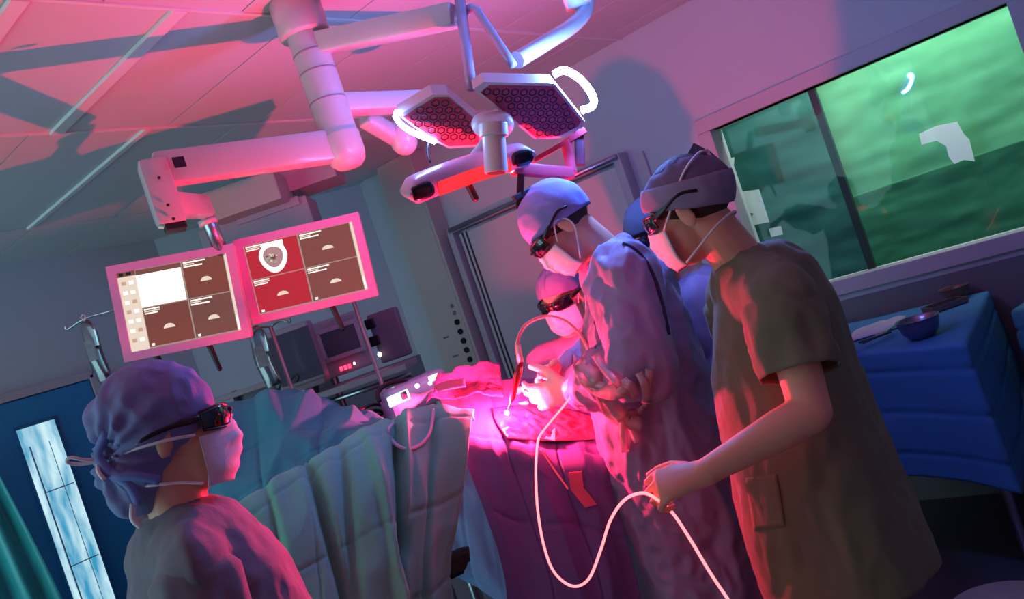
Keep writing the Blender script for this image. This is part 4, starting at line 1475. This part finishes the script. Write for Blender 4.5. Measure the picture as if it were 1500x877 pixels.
def cap_shell(root, M, s, m, seed, front=0.055, slope=0.42, band=None, tall=0.0, rx=0.108, name='surgical_cap', wr=0.004):
    """close fitting cap: dome above a slanted rim"""
    cx, cz = -0.012, 0.045
    a, b, c = rx, rx - 0.021, 0.096 + tall
    n2, n1 = 56, 26
    rows = []
    for i in range(n1):
        row = []
        for j in range(n2):
            ph = 2 * math.pi * j / n2
            lo, hi = 0.0, math.pi * 0.8
            rim = lambda th: (cz + c * math.cos(th)) - (front + slope * ((cx + a * math.sin(th) * math.cos(ph)) - 0.09))
            for _ in range(18):
                mid = (lo + hi) / 2
                if rim(mid) > 0:
                    lo = mid
                else:
                    hi = mid
            th = max(lo * i / (n1 - 1), 0.01)
            p = Vector((cx + a * math.sin(th) * math.cos(ph), b * math.sin(th) * math.sin(ph), cz + c * math.cos(th)))
            k = wr * (1 - 2 * abs(nz(p, 22, (1, 1, 0.5), seed))) + wr * 0.6 * nz(p, 45, (1, 1, 0.6), seed + 2)
            d = Vector((p.x - cx, p.y, p.z - cz)).normalized()
            row.append(M @ ((p + d * k) * s))
        row.append(row[0])
        rows.append(row)
    o = MB().grid(rows).build(name, m, root, True)
    solid(o, 0.003, -1.0)
    if band:
        i0 = int(n1 * 0.62)
        cc = M @ (Vector((cx, 0, 0.03)) * s)
        rb = [[p + (p - cc).normalized() * 0.005 for p in rows[i]] for i in range(i0, n1)]
        solid(MB().grid(rb).build('cap_band', band, o, True), 0.004, -1.0)
    return o


def face_mask(root, M, s, straps='ear'):
    def fn(t, u):
        ph = (u - 0.5) * 2 * 1.12
        z = -0.005 - t * 0.112
        mid = math.exp(-(ph / 0.5) ** 2)
        z += 0.008 * mid * (1 - t) - 0.012 * (1 - mid) * (0.5 - t) * 1.2
        r = 0.099 + 0.019 * math.exp(-(ph / 0.33) ** 2) * math.exp(-((t - 0.3) / 0.32) ** 2) - 0.020 * max(0, (t - 0.6) / 0.4) ** 2 + 0.0018 * math.sin(t * 26) * mid
        return Vector((0.012 + r * math.cos(ph) * 0.98, r * math.sin(ph) * 0.86, z))
    o = MB().grid(shell_patch(M, s, fn, 26, 34)).build('face_mask', M_MASK, root, True)
    solid(o, 0.002, 1.0)
    P = lambda *p: M @ (Vector(p) * s)
    for y in (-1, 1):
        if straps == 'tie':
            pts = [P(0.055, y * 0.080, -0.012), P(0.01, y * 0.09, 0.03), P(-0.045, y * 0.085, 0.085), P(-0.085, y * 0.045, 0.115), P(-0.098, 0, 0.118)]
            MB().tube(spline(pts, 22), 0.0028, 6).build('mask_strap', M_STRAP, root, True)
            pts = [P(0.04, y * 0.08, -0.105), P(0.0, y * 0.078, -0.085), P(-0.05, y * 0.07, -0.06), P(-0.085, y * 0.04, -0.045), P(-0.095, 0, -0.042)]
            MB().tube(spline(pts, 22), 0.0028, 6).build('mask_strap', M_STRAP, root, True)
        elif straps == 'level':
            pts = [P(0.05, y * 0.085, -0.006), P(0.0, y * 0.097, 0.0), P(-0.06, y * 0.085, 0.0), P(-0.108, y * 0.045, -0.003), P(-0.122, 0, -0.005)]
            MB().tube(spline(pts, 22), 0.003, 6).build('mask_strap', M_STRAP, root, True)
            pts = [P(0.042, y * 0.08, -0.1), P(0.0, y * 0.08, -0.085), P(-0.05, y * 0.075, -0.075), P(-0.1, 0, -0.07)]
            MB().tube(spline(pts, 22), 0.003, 6).build('mask_strap', M_STRAP, root, True)
        else:
            pts = [P(0.045, y * 0.084, -0.015), P(0.01, y * 0.089, 0.026), P(-0.02, y * 0.085, 0.012), P(-0.022, y * 0.083, -0.02), P(0.0, y * 0.082, -0.05), P(0.04, y * 0.08, -0.095)]
            MB().tube(spline(pts, 22), 0.0025, 6).build('mask_strap', M_STRAP, root, True)
    return o


def goggles(root, M, s, size=1.0, temple_rise=0.0, back=0.075):
    P = lambda *p: M @ (Vector(p) * s)
    g = None
    for y in (-1, 1):
        def fn(t, u):
            ph = 0.14 + u * 0.86
            h = 0.021 * size * (1 - 0.35 * (2 * u - 1) ** 2 * (u < 0.5) - 0.25 * u * u)
            z = 0.016 + (1 - 2 * t) * h
            r = 0.112 - 0.004 * abs(1 - 2 * t)
            return Vector((0.008 + r * math.cos(ph), y * r * math.sin(ph) * 0.84, z))
        rows = shell_patch(M, s, fn, 8, 14)
        o = MB().grid(rows).build('goggle_lens', M_LENSD, root, True)
        solid(o, 0.002, 0.0)
        rim = [r[0] for r in rows] + rows[-1] + [r[-1] for r in reversed(rows)] + list(reversed(rows[0]))
        MB().tube(rim + [rim[0]], 0.0024, 6).build('goggle_rim', M_GFRAME, o, True)
        pts = [P(0.065, y * 0.083, 0.022), P(0.03, y * 0.095, 0.026 + temple_rise * 0.3), P(-0.02, y * 0.097, 0.028 + temple_rise), P(-back, y * 0.088, 0.018 + temple_rise)]
        tp = spline(pts, 14)
        up = M.to_3x3() @ Vector((0, 0, 1))
        sd = M.to_3x3() @ Vector((0, y, 0))
        MB().loft([(p, up * (0.0065 if k < 5 else 0.0042), sd * 0.003) for k, p in enumerate(tp)], 10, True, 3).build('goggle_temple', M_GFRAME, root, True)
    MB().tube([P(0.118, -0.014, 0.022), P(0.121, 0, 0.025), P(0.118, 0.014, 0.022)], 0.0045, 8).build('goggle_bridge', M_GFRAME, root, True)


def limb(mb, pts, rs, n=16):
    for (a, b), (ra, rb) in zip(zip(pts[:-1], pts[1:]), zip(rs[:-1], rs[1:])):
        mb.cap(a, ra, b, rb, n)


def folds(amp, seed, fr=9.0, st=(1, 1, 0.25), fine=0.35):
    def fn(p, n):
        w = Vector((nz(p, 3.0, (1, 1, 1), seed + 1), nz(p, 3.0, (1, 1, 1), seed + 2), nz(p, 3.0, (1, 1, 1), seed + 3))) * 0.07
        q = p + w
        a = 1 - 2.6 * abs(nz(q, fr * 0.7, (st[0], st[1], st[2] * 1.2), seed))
        b = 1 - 2.4 * abs(nz(q, fr * 1.5, (st[0], st[1], st[2] * 1.8), seed + 5))
        c = 1 - 2.4 * abs(nz(q, fr * 3.2, (st[0], st[1], st[2] * 2.4), seed + 8))
        return n * (amp * (0.9 * a + 0.55 * b + fine * c))
    return fn


def person(name, label, spec):
    fw = spec['fw']
    lf = Z_.cross(fw)
    hipc, neck, hc = spec['hip'], spec['neck'], spec['head']
    base = Vector((hipc.x, hipc.y, 0))
    root = thing(name, label, 'person', base)
    s = spec.get('s', 0.95)
    k = spec.get('k', 1.0)                  # body size
    M = frame(hc, spec['hf'], spec.get('hup', Z_))
    body = MB()
    head_shapes(body, M, s)
    # neck
    body.cap(M @ (Vector((-0.025, 0, -0.02)) * s), 0.055 * s, neck - Z_ * 0.02, 0.062 * k, 16)
    chest = neck.lerp(hipc, 0.36)
    waist = neck.lerp(hipc, 0.68)
    body.loft([(hipc - Z_ * 0.1, lf * 0.14 * k, fw * 0.10 * k), (hipc, lf * 0.165 * k, fw * 0.115 * k), (waist, lf * 0.14 * k, fw * 0.10 * k), (chest, lf * 0.155 * k, fw * 0.115 * k), (neck.lerp(hipc, 0.13), lf * 0.15 * k, fw * 0.085 * k), (neck, lf * 0.06 * k, fw * 0.055 * k)], 24)
    legs = []
    for y in (1, -1):
        hp_ = hipc - Z_ * 0.06 + lf * 0.09 * y * k
        ft = spec.get('feet', {}).get(y, base + lf * 0.12 * y + fw * 0.0)
        kn = (hp_ + ft) / 2 + fw * 0.02 + Z_ * 0.03
        an = ft + Z_ * 0.1
        limb(body, [hp_, kn, an], [0.085 * k, 0.055 * k, 0.04 * k])
        body.cap(an, 0.036, ft + Z_ * 0.04 + fw * 0.12, 0.03)
        legs.append((hp_, kn, an, ft))
    arms = {}
    for y, key in ((1, 'L'), (-1, 'R')):
        sh, el, wr = spec[key]
        body.cap(neck.lerp(hipc, 0.08), 0.07 * k, sh, 0.055 * k)
        limb(body, [sh, el], [0.052 * k, 0.042 * k])
        mid = el.lerp(wr, 0.3)
        limb(body, [el, mid, wr], [0.043 * k, 0.042 * k, 0.027 * k])
        hd = spec.get('hand' + key)
        if hd is None:
            hd = dict(along=(wr - el).normalized() * 0.6 - Z_ * 0.4, thumb=fw, curl=(20, 30, 20))
        hand_shapes.flip = (key == 'R')
        hand_shapes(body, wr, hd['along'], hd['thumb'], hd['curl'], 0.0, hd.get('s', 1.0))
        arms[key] = (sh, el, wr, hd)
    vox = spec.get('vox', 0.007)
    put(blob(body, vox, 2), 'body', M_SKIN, root)
    # trousers and clogs
    tr = MB()
    for hp_, kn, an, ft in legs:
        limb(tr, [hp_, kn, an + Z_ * 0.0], [0.105 * k, 0.08 * k, 0.065 * k])
    tr.loft([(hipc - Z_ * 0.12, lf * 0.165 * k, fw * 0.125 * k), (hipc + Z_ * 0.06, lf * 0.18 * k, fw * 0.13 * k)], 20)
    me = blob(tr, 0.014, 4)
    warp(me, folds(0.008, 3.0 + spec['seed'], 7))
    put(me, 'trousers', spec['trousers'], root)
    for hp_, kn, an, ft in legs:
        sm = MB()
        sm.loft([(ft + Z_ * 0.006 + fw * 0.06, fw * 0.14, lf * 0.048), (ft + Z_ * 0.03 + fw * 0.06, fw * 0.142, lf * 0.05), (ft + Z_ * 0.06 + fw * 0.055, fw * 0.125, lf * 0.046), (ft + Z_ * 0.085 + fw * 0.03, fw * 0.085, lf * 0.04)], 20)
        sm.build('shoe', M_SHOE, root, True)
    # gown or scrub top
    gm = MB()
    gm.loft([(c, lf * a, fw * b) for c, a, b in spec['torso']], 32, True, 2.3)
    hems = []
    sleeves = []
    for key in ('L', 'R'):
        sh, el, wr, hd = arms[key]
        gm.cap(neck.lerp(hipc, 0.10), 0.085 * k, sh, spec.get('shoulder_r', 0.075) * k)
        sr = spec.get('sleeve', (0.078, 0.068, 0.05))
        if spec.get('short'):
            e2 = sh.lerp(el, spec['short'])
            ax_ = (el - sh).normalized()
            s1 = fw - ax_ * fw.dot(ax_)
            s1.normalize()
            s2 = ax_.cross(s1)
            rows = []
            for i in range(26):
                t = i / 25
                row = []
                for j in range(49):
                    a = 2 * math.pi * j / 48
                    rr = sr[0] + (sr[1] - sr[0]) * t
                    c = sh.lerp(el, -0.12 + (spec['short'] + 0.12) * t)
                    rr *= 1 - 0.5 * max(0, 0.2 - t) / 0.2
                    d_ = s1 * math.cos(a) * 1.08 + s2 * math.sin(a) * 0.95
                    row.append(c + d_ * (rr + 0.008 * (1 - 2.4 * abs(noise.noise(Vector((math.cos(a) * 1.6, math.sin(a) * 1.6, t * 2.2 + spec['seed']))))) * min(1, t * 2)))
                rows.append(row)
            sleeves.append(rows)
        else:
            limb(gm, [sh, el], [sr[0], sr[1]])
            limb(gm, [el, el.lerp(wr, 0.5), wr.lerp(el, 0.06)], [sr[1], (sr[1] + sr[2]) / 2, sr[2] * 0.8])
    zb = spec['torso'][0][0]
    me = blob(gm, spec.get('gvox', 0.011), 5)
    warp(me, folds(spec.get('amp', 0.012), spec['seed'], spec.get('fr', 8.0)))
    hems.append((zb + Z_ * 0.02, -Z_, 0.6))
    cut_away(me, hems)
    top = put(me, spec['top_name'], spec['top'], root)
    solid(top, 0.004, -1.0)
    for rows in sleeves:
        solid(MB().grid(rows).build('sleeve', spec['top'], top, True), 0.004, 0.0)
    for key in ('L', 'R'):
        sh, el, wr, hd = arms[key]
        if hd.get('glove'):
            gl = MB()
            hand_shapes.flip = (key == 'R')
            hand_shapes(gl, wr, hd['along'], hd['thumb'], hd['curl'], 0.002, hd.get('s', 1.0))
            gl.cap(wr, 0.036, wr.lerp(el, 0.28), 0.046)
            put(blob(gl, 0.0055, 2), 'glove', M_GLOVE, root)
    return root, M, s, top


def ribbon(pts, w, nrm, name, m, parent):
    """flat strip along pts"""
    pts = [Vector(p) for p in pts]
    rows = []
    for i, p in enumerate(pts):
        t = (pts[min(i + 1, len(pts) - 1)] - pts[max(i - 1, 0)]).normalized()
        sd = t.cross(nrm).normalized() * w
        rows.append([p - sd, p + nrm * w * 0.25, p + sd])
    return solid(MB().grid(rows).build(name, m, parent, True), 0.0012, 0)


# ---------------------------------------------------------------- man in green scrubs, holding the fibre
M_SCRUB = mat('olive_scrub', '#6c7158', 0.9, bump=0.4, scale=18, var=0.08, sheen=0.1)
M_SCRUB_T = mat('olive_scrub_trousers', '#5a5848', 0.9, bump=0.15, scale=200, var=0.08)
fwv = DV(-0.94, 0.34)
hold = at(1032, 692, 1.68)
sec = lambda z, r, d, a, b: (LW(r, d, z), a, b)
g_root, gM, gs, gtop = person('person', 'man in olive scrubs and grey cap holding the glowing fibre in his fist', dict(
    fw=fwv, hip=LW(0.55, 1.99, 0.95), neck=at(1090, 385, 1.98), head=at(1013, 312, 1.96), hf=DV(-0.86, 0.48, -0.12), s=0.97, seed=1.0, vox=0.0048,
    L=(at(1142, 440, 1.78), at(1188, 603, 1.69), hold), R=(LW(0.55, 2.17, 1.42), LW(0.57, 2.22, 1.13), LW(0.58, 2.24, 0.86)),
    handL=dict(along=(at(955, 715, 1.69) - hold), thumb=(Z_ * 0.55 + F_ * 0.75 - R_ * 0.1), curl=(42, 88, 62), s=1.02),
    trousers=M_SCRUB_T, top=M_SCRUB, top_name='scrub_top', short=0.66, sleeve=(0.078, 0.072, 0.05), shoulder_r=0.07, amp=0.011, fr=7.0,
    torso=[sec(0.715, 0.548, 1.99, 0.235, 0.200), sec(0.90, 0.545, 1.99, 0.225, 0.188), sec(1.10, 0.553, 1.99, 0.205, 0.170), sec(1.25, 0.563, 1.99, 0.18, 0.155), sec(1.38, 0.585, 1.99, 0.165, 0.135), sec(1.47, 0.595, 1.99, 0.13, 0.10), sec(1.52, 0.575, 1.98, 0.075, 0.07)]))
gcap = cap_shell(g_root, gM, gs, mat('cap_grey', '#6a5f78', 0.85, bump=0.1, scale=150), 2.0, 0.05, 0.36, band=mat('cap_band_grey', '#8a82a0', 0.85, bump=0.1, scale=150), tall=-0.006, rx=0.111)
M_HAIR = mat('hair_brown', '#3a241a', 0.7, bump=0.5, scale=160, var=0.3, vscale=60)
cap_shell(g_root, gM, gs, M_HAIR, 31.0, 0.030, 0.44, rx=0.1015, name='hair', wr=0.0012)
face_mask(g_root, gM, gs, 'tie')
goggles(g_root, gM, gs, 1.0, 0.018, 0.06)
P = lambda *p: gM @ (Vector(p) * gs)
# hip pocket sewn on the scrub top
pk = surf([[hit(gtop, x, y, 0.002, 1.75) for x, y in row] for row in (((1092, 700), (1115, 697), (1138, 694)), ((1098, 738), (1121, 735), (1144, 732)), ((1104, 776), (1127, 774), (1150, 771)))], 12, 12)
solid(MB().grid(pk).build('pocket', M_SCRUB, gtop, True), 0.0025, 0.0)
# clear visor corner and its strap behind the cap
vis = [at(1000, 238, 1.93), at(1016, 209, 1.95), at(1040, 221, 1.95), at(1062, 240, 1.95), at(1069, 260, 1.94), at(1048, 266, 1.90)]
MB().prism(vis, F_ * 0.004).build('visor_corner', mat('visor_film', '#5a5870', 0.2, coat=0.4), gcap)
MB().tube(spline([at(1034, 218, 1.945), at(1042, 232, 1.935), at(1050, 250, 1.92), at(1060, 262, 1.91), at(1071, 258, 1.93)], 18), 0.004, 7).build('cap_tie', M_STRAP, gcap, True)

# ---------------------------------------------------------------- surgeon
M_GOWN = mat('gown_violet', '#8f86ac', 0.6, bump=0.3, scale=24, var=0.1, sheen=0.1, spec=0.6)
M_GOWN_T = mat('dark_trousers', '#3c3c54', 0.9, var=0.1)
fwv = DV(-0.97, 0.22)
wl = at(838, 566, 2.44)
wr_ = at(824, 545, 2.62)
s_root, sM, ss, stop = person('person', 'surgeon in violet gown bending over the glowing operation site', dict(
    fw=fwv, hip=LW(0.30, 2.50, 1.0), neck=at(893, 372, 2.48), head=at(826, 334, 2.45), hf=DV(-0.80, 0.06, -0.50), s=0.99, k=1.0, seed=4.0, vox=0.0065,
    L=(at(915, 408, 2.30), at(940, 540, 2.22), wl), R=(at(912, 395, 2.66), at(905, 520, 2.76), wr_),
    handL=dict(along=(at(762, 592, 2.50) - wl), thumb=(R_ * -0.2 - F_ * 0.2 + Z_ * 0.9), curl=(18, 30, 20), glove=True, s=1.05),
    handR=dict(along=(at(770, 562, 2.53) - wr_), thumb=(Z_ * 0.8 - F_ * 0.6), curl=(35, 45, 30), glove=True, s=1.0),
    trousers=M_GOWN_T, top=M_GOWN, top_name='surgical_gown', sleeve=(0.092, 0.085, 0.055), shoulder_r=0.085, amp=0.019, fr=8.5, gvox=0.009,
    torso=[sec(0.42, 0.29, 2.50, 0.27, 0.22), sec(0.75, 0.29, 2.50, 0.25, 0.205), sec(1.05, 0.295, 2.49, 0.215, 0.18), sec(1.25, 0.305, 2.48, 0.20, 0.16), sec(1.42, 0.325, 2.47, 0.19, 0.145), sec(1.53, 0.35, 2.47, 0.15, 0.115), sec(1.60, 0.34, 2.47, 0.085, 0.075)]))
cap_shell(s_root, sM, ss, mat('cap_violet', '#8f8fd0', 0.85, bump=0.1, scale=150), 6.0, 0.045, 0.30, tall=0.012, rx=0.11)
cap_shell(s_root, sM, ss, M_HAIR, 32.0, 0.030, 0.44, rx=0.1015, name='hair', wr=0.0012)
face_mask(s_root, sM, ss, 'ear')
goggles(s_root, sM, ss, 1.1, 0.012, 0.05)
# dark neck tape of the gown running down the back
tape = [hit(stop, *q) for q in ((912, 356), (926, 362), (940, 374), (952, 392), (961, 412), (968, 435), (974, 460), (980, 490))]
MB().tube(spline(tape, 30), 0.005, 6).build('neck_tape', mat('gown_tape', '#2c2c50', 0.8), stop, True)

# ---------------------------------------------------------------- assistant facing the camera
fwv = DV(-0.5, -0.86)
a_root, aM, as_, atop = person('person', 'assistant facing the camera with wide black goggles and pink-lit gown', dict(
    fw=fwv, hip=LW(0.19, 3.16, 0.90), neck=LW(0.185, 3.13, 1.385), head=at(826, 440, 3.10), hf=DV(-0.55, -0.80, -0.22), s=0.93, k=0.9, seed=9.0, vox=0.009,
    L=(LW(0.30, 3.03, 1.32), LW(0.33, 2.96, 1.10), LW(0.16, 2.86, 1.16)), R=(LW(0.045, 3.16, 1.325), LW(-0.06, 3.02, 1.16), LW(-0.10, 2.82, 1.26)),
    handR=dict(along=DV(-0.1, -0.9, -0.2), thumb=Z_, curl=(25, 35, 20), glove=True),
    trousers=M_GOWN_T, top=mat('gown_pink', '#a888b4', 0.85, bump=0.12, scale=160), top_name='surgical_gown', sleeve=(0.075, 0.065, 0.05), shoulder_r=0.07, amp=0.010, gvox=0.013,
    torso=[sec(0.45, 0.19, 3.16, 0.23, 0.2), sec(0.9, 0.19, 3.16, 0.2, 0.165), sec(1.15, 0.19, 3.15, 0.175, 0.14), sec(1.3, 0.187, 3.14, 0.16, 0.115), sec(1.365, 0.185, 3.13, 0.075, 0.065)]))
cap_shell(a_root, aM, as_, mat('cap_slate', '#6f7aa8', 0.85, bump=0.1, scale=150), 12.0, 0.055, 0.30, tall=0.008, rx=0.109)
face_mask(a_root, aM, as_, 'ear')
goggles(a_root, aM, as_, 1.15)

# ---------------------------------------------------------------- person standing behind the surgeon
fwv = DV(-0.97, -0.2)
b_root, bM, bs, btop = person('person', 'half hidden person in violet gown between surgeon and man in scrubs', dict(
    fw=fwv, hip=LW(0.62, 2.86, 0.95), neck=LW(0.61, 2.84, 1.475), head=at(964, 346, 2.80), hf=DV(-0.95, -0.15, -0.28), s=0.95, k=0.95, seed=14.0, vox=0.009,
    L=(LW(0.59, 2.68, 1.40), LW(0.58, 2.66, 1.13), LW(0.45, 2.72, 1.02)), R=(LW(0.62, 3.02, 1.40), LW(0.62, 3.05, 1.13), LW(0.45, 3.0, 1.02)),
    trousers=M_GOWN_T, top=mat('gown_blue', '#8d7a98', 0.8, bump=0.12, scale=160), top_name='surgical_gown', sleeve=(0.08, 0.07, 0.05), amp=0.012, gvox=0.013,
    torso=[sec(0.45, 0.62, 2.86, 0.24, 0.2), sec(0.9, 0.62, 2.86, 0.21, 0.17), sec(1.2, 0.615, 2.85, 0.185, 0.145), sec(1.4, 0.61, 2.85, 0.165, 0.115), sec(1.47, 0.61, 2.84, 0.075, 0.065)]))
cap_shell(b_root, bM, bs, mat('cap_teal', '#465062', 0.85, bump=0.1, scale=150), 16.0, 0.055, 0.30, tall=0.008, rx=0.109)
cap_shell(b_root, bM, bs, M_HAIR, 33.0, 0.030, 0.44, rx=0.1015, name='hair', wr=0.0012)
face_mask(b_root, bM, bs, 'ear')
goggles(b_root, bM, bs, 1.1)

# ---------------------------------------------------------------- woman at the left, seen from behind
M_WGOWN = mat('grey_scrub', '#74727c', 0.9, bump=0.4, scale=18, var=0.08, sheen=0.1)
fwv = DV(0.85, 0.52)
w_root, wM, ws, wtop = person('person', 'woman seen from behind in bouffant cap and dark safety glasses', dict(
    fw=fwv, hip=LW(-0.70, 1.57, 0.90), neck=at(264, 748, 1.55), head=at(252, 640, 1.55), hf=DV(0.95, 0.30, -0.06), s=0.93, k=0.9, seed=21.0, vox=0.0065,
    L=(LW(-0.74, 1.74, 1.345), LW(-0.77, 1.80, 1.08), LW(-0.62, 1.84, 0.93)), R=(LW(-0.66, 1.41, 1.345), LW(-0.66, 1.35, 1.08), LW(-0.53, 1.40, 0.93)),
    trousers=mat('grey_scrub_trousers', '#6c6874', 0.9), top=M_WGOWN, top_name='scrub_top', short=0.75, sleeve=(0.066, 0.066, 0.05), shoulder_r=0.07, amp=0.009, fr=8.0,
    torso=[sec(0.68, -0.70, 1.57, 0.22, 0.19), sec(0.95, -0.70, 1.57, 0.205, 0.165), sec(1.15, -0.705, 1.57, 0.18, 0.145), sec(1.28, -0.71, 1.57, 0.175, 0.135), sec(1.37, -0.72, 1.565, 0.14, 0.105), sec(1.425, -0.722, 1.56, 0.075, 0.07)]))
P = lambda *p: wM @ (Vector(p) * ws)
bf = MB()
R3 = wM.to_3x3()
bf.ell(P(-0.025, 0, 0.055), (0.118 * ws, 0.098 * ws, 0.105 * ws), R3, 24, 16)
bf.ell(P(-0.075, 0, -0.03), (0.078 * ws, 0.078 * ws, 0.085 * ws), R3, 24, 16)
bf.ell(P(-0.09, -0.01, -0.075), (0.052 * ws, 0.055 * ws, 0.055 * ws), R3, 24, 16)
me = blob(bf, 0.006, 5)
knot = P(-0.125, -0.045, 0.002)


def gather_cap(p, n):
    q = p - knot
    ang = math.atan2(q.dot(R3 @ Vector((0, 0, 1))), q.dot(R3 @ Vector((1, 0, 0))))
    rr = q.length
    a = 0.006 * math.sin(ang * 15 + 2 * nz(p, 10)) * math.exp(-(rr / 0.12) ** 2)
    b = 0.005 * (1 - 2 * abs(nz(p, 24, (1, 1, 1), 4)))
    dent = -0.014 * math.exp(-((rr - 0.01) / 0.025) ** 2)
    return n * (a + b + dent)


warp(me, gather_cap)
M_BOUF = mat('bouffant_blue', '#7c84b4', 0.8, bump=0.12, scale=90, var=0.1)
bfo = put(me, 'bouffant_cap', M_BOUF, w_root)
face_mask(w_root, wM, ws, 'level')
goggles(w_root, wM, ws, 1.15, -0.01, 0.055)
# tied tails and bow of cap and mask at the back of the head
sdn = R3 @ Vector((0, -1, 0))
ribbon(spline([P(-0.10, -0.075, 0.045), P(-0.125, -0.062, 0.01), P(-0.115, -0.078, -0.025), P(-0.085, -0.09, -0.06), P(-0.075, -0.088, -0.1)], 16), 0.008, sdn, 'cap_tie', mat('tie_blue', '#6f88c8', 0.7), bfo)
ribbon(spline([P(-0.128, -0.05, 0.0), P(-0.105, -0.085, -0.035), P(-0.065, -0.094, -0.05), P(-0.03, -0.09, -0.07)], 14), 0.008, sdn, 'cap_tie', mat('tie_blue', '#6f88c8', 0.7), bfo)
loop = [P(-0.128, -0.05, 0.0), P(-0.150, -0.06, 0.006), P(-0.172, -0.06, 0.018), P(-0.180, -0.055, 0.010), P(-0.160, -0.05, 0.0), P(-0.130, -0.05, -0.004)]
MB().tube(spline(loop, 24), 0.0035, 6).build('strap_bow', M_STRAP, bfo, True)
MB().tube(spline([P(-0.128, -0.05, 0.0), P(-0.13, -0.075, -0.02), P(-0.122, -0.085, -0.04)], 10), 0.004, 6).build('strap_bow', M_STRAP, bfo, True)
MB().tube(spline([P(-0.09, -0.06, -0.1), P(-0.095, -0.07, -0.125), P(-0.085, -0.07, -0.145)], 10), 0.006, 6).build('strap_bow', M_STRAP, bfo, True)

# ---------------------------------------------------------------- clear plastic strips round the surgeon's forearm
M_FILM = mat('clear_strip', '#e8d4d8', 0.12, spec=0.9, bump=0.4, scale=30, var=0.1)
M_FILM.node_tree.nodes['Principled BSDF'].inputs['Transmission Weight'].default_value = 0.55
cw = thing('plastic_wrap', 'crumpled clear plastic strips round the forearm of the surgeon', 'plastic', at(900, 640, 2.25))
strips = (((846, 520, 2.34), (852, 545, 2.32), (870, 566, 2.30), (900, 575, 2.26), (925, 560, 2.16)),
          ((872, 520, 2.30), (886, 540, 2.24), (900, 556, 2.20), (908, 566, 2.18)),
          ((846, 530, 2.33), (872, 552, 2.28), (896, 590, 2.20), (915, 612, 2.17)),
          ((860, 560, 2.28), (890, 566, 2.22), (920, 562, 2.16), (932, 580, 2.16)),
          ((880, 572, 2.24), (892, 600, 2.20), (912, 614, 2.17), (940, 622, 2.17)),
          ((915, 608, 2.17), (925, 625, 2.18), (934, 648, 2.2)),
          ((912, 612, 2.17), (913, 635, 2.19), (916, 662, 2.22)),
          ((918, 606, 2.17), (936, 602, 2.17), (950, 590, 2.18)),
          ((936, 545, 2.14), (944, 562, 2.14), (948, 585, 2.16)),
          ((952, 540, 2.15), (950, 560, 2.15), (946, 590, 2.17)))
for k, st_ in enumerate(strips):
    ribbon(spline([hit(stop, q[0], q[1], 0.012 + 0.012 * ((k + i_) % 2), q[2]) for i_, q in enumerate(st_)], 16), 0.020 if k in (0, 2, 4) else 0.011, -F_, 'strip', M_FILM, cw)

# ================================================================ LASER LIGHT
def tip_light(power, colr, soft):
    l_ = bpy.data.lights.new('laser_tip', 'POINT')
    l_.energy = power
    l_.color = colr
    l_.shadow_soft_size = soft
    o_ = bpy.data.objects.new('laser_tip', l_)
    COL.objects.link(o_)
    o_.location = SPOT + Z_ * 0.03


tip_light(105, (1.0, 0.006, 0.075), 0.012)
tip_light(2.5, (1.0, 0.72, 0.2), 0.012)
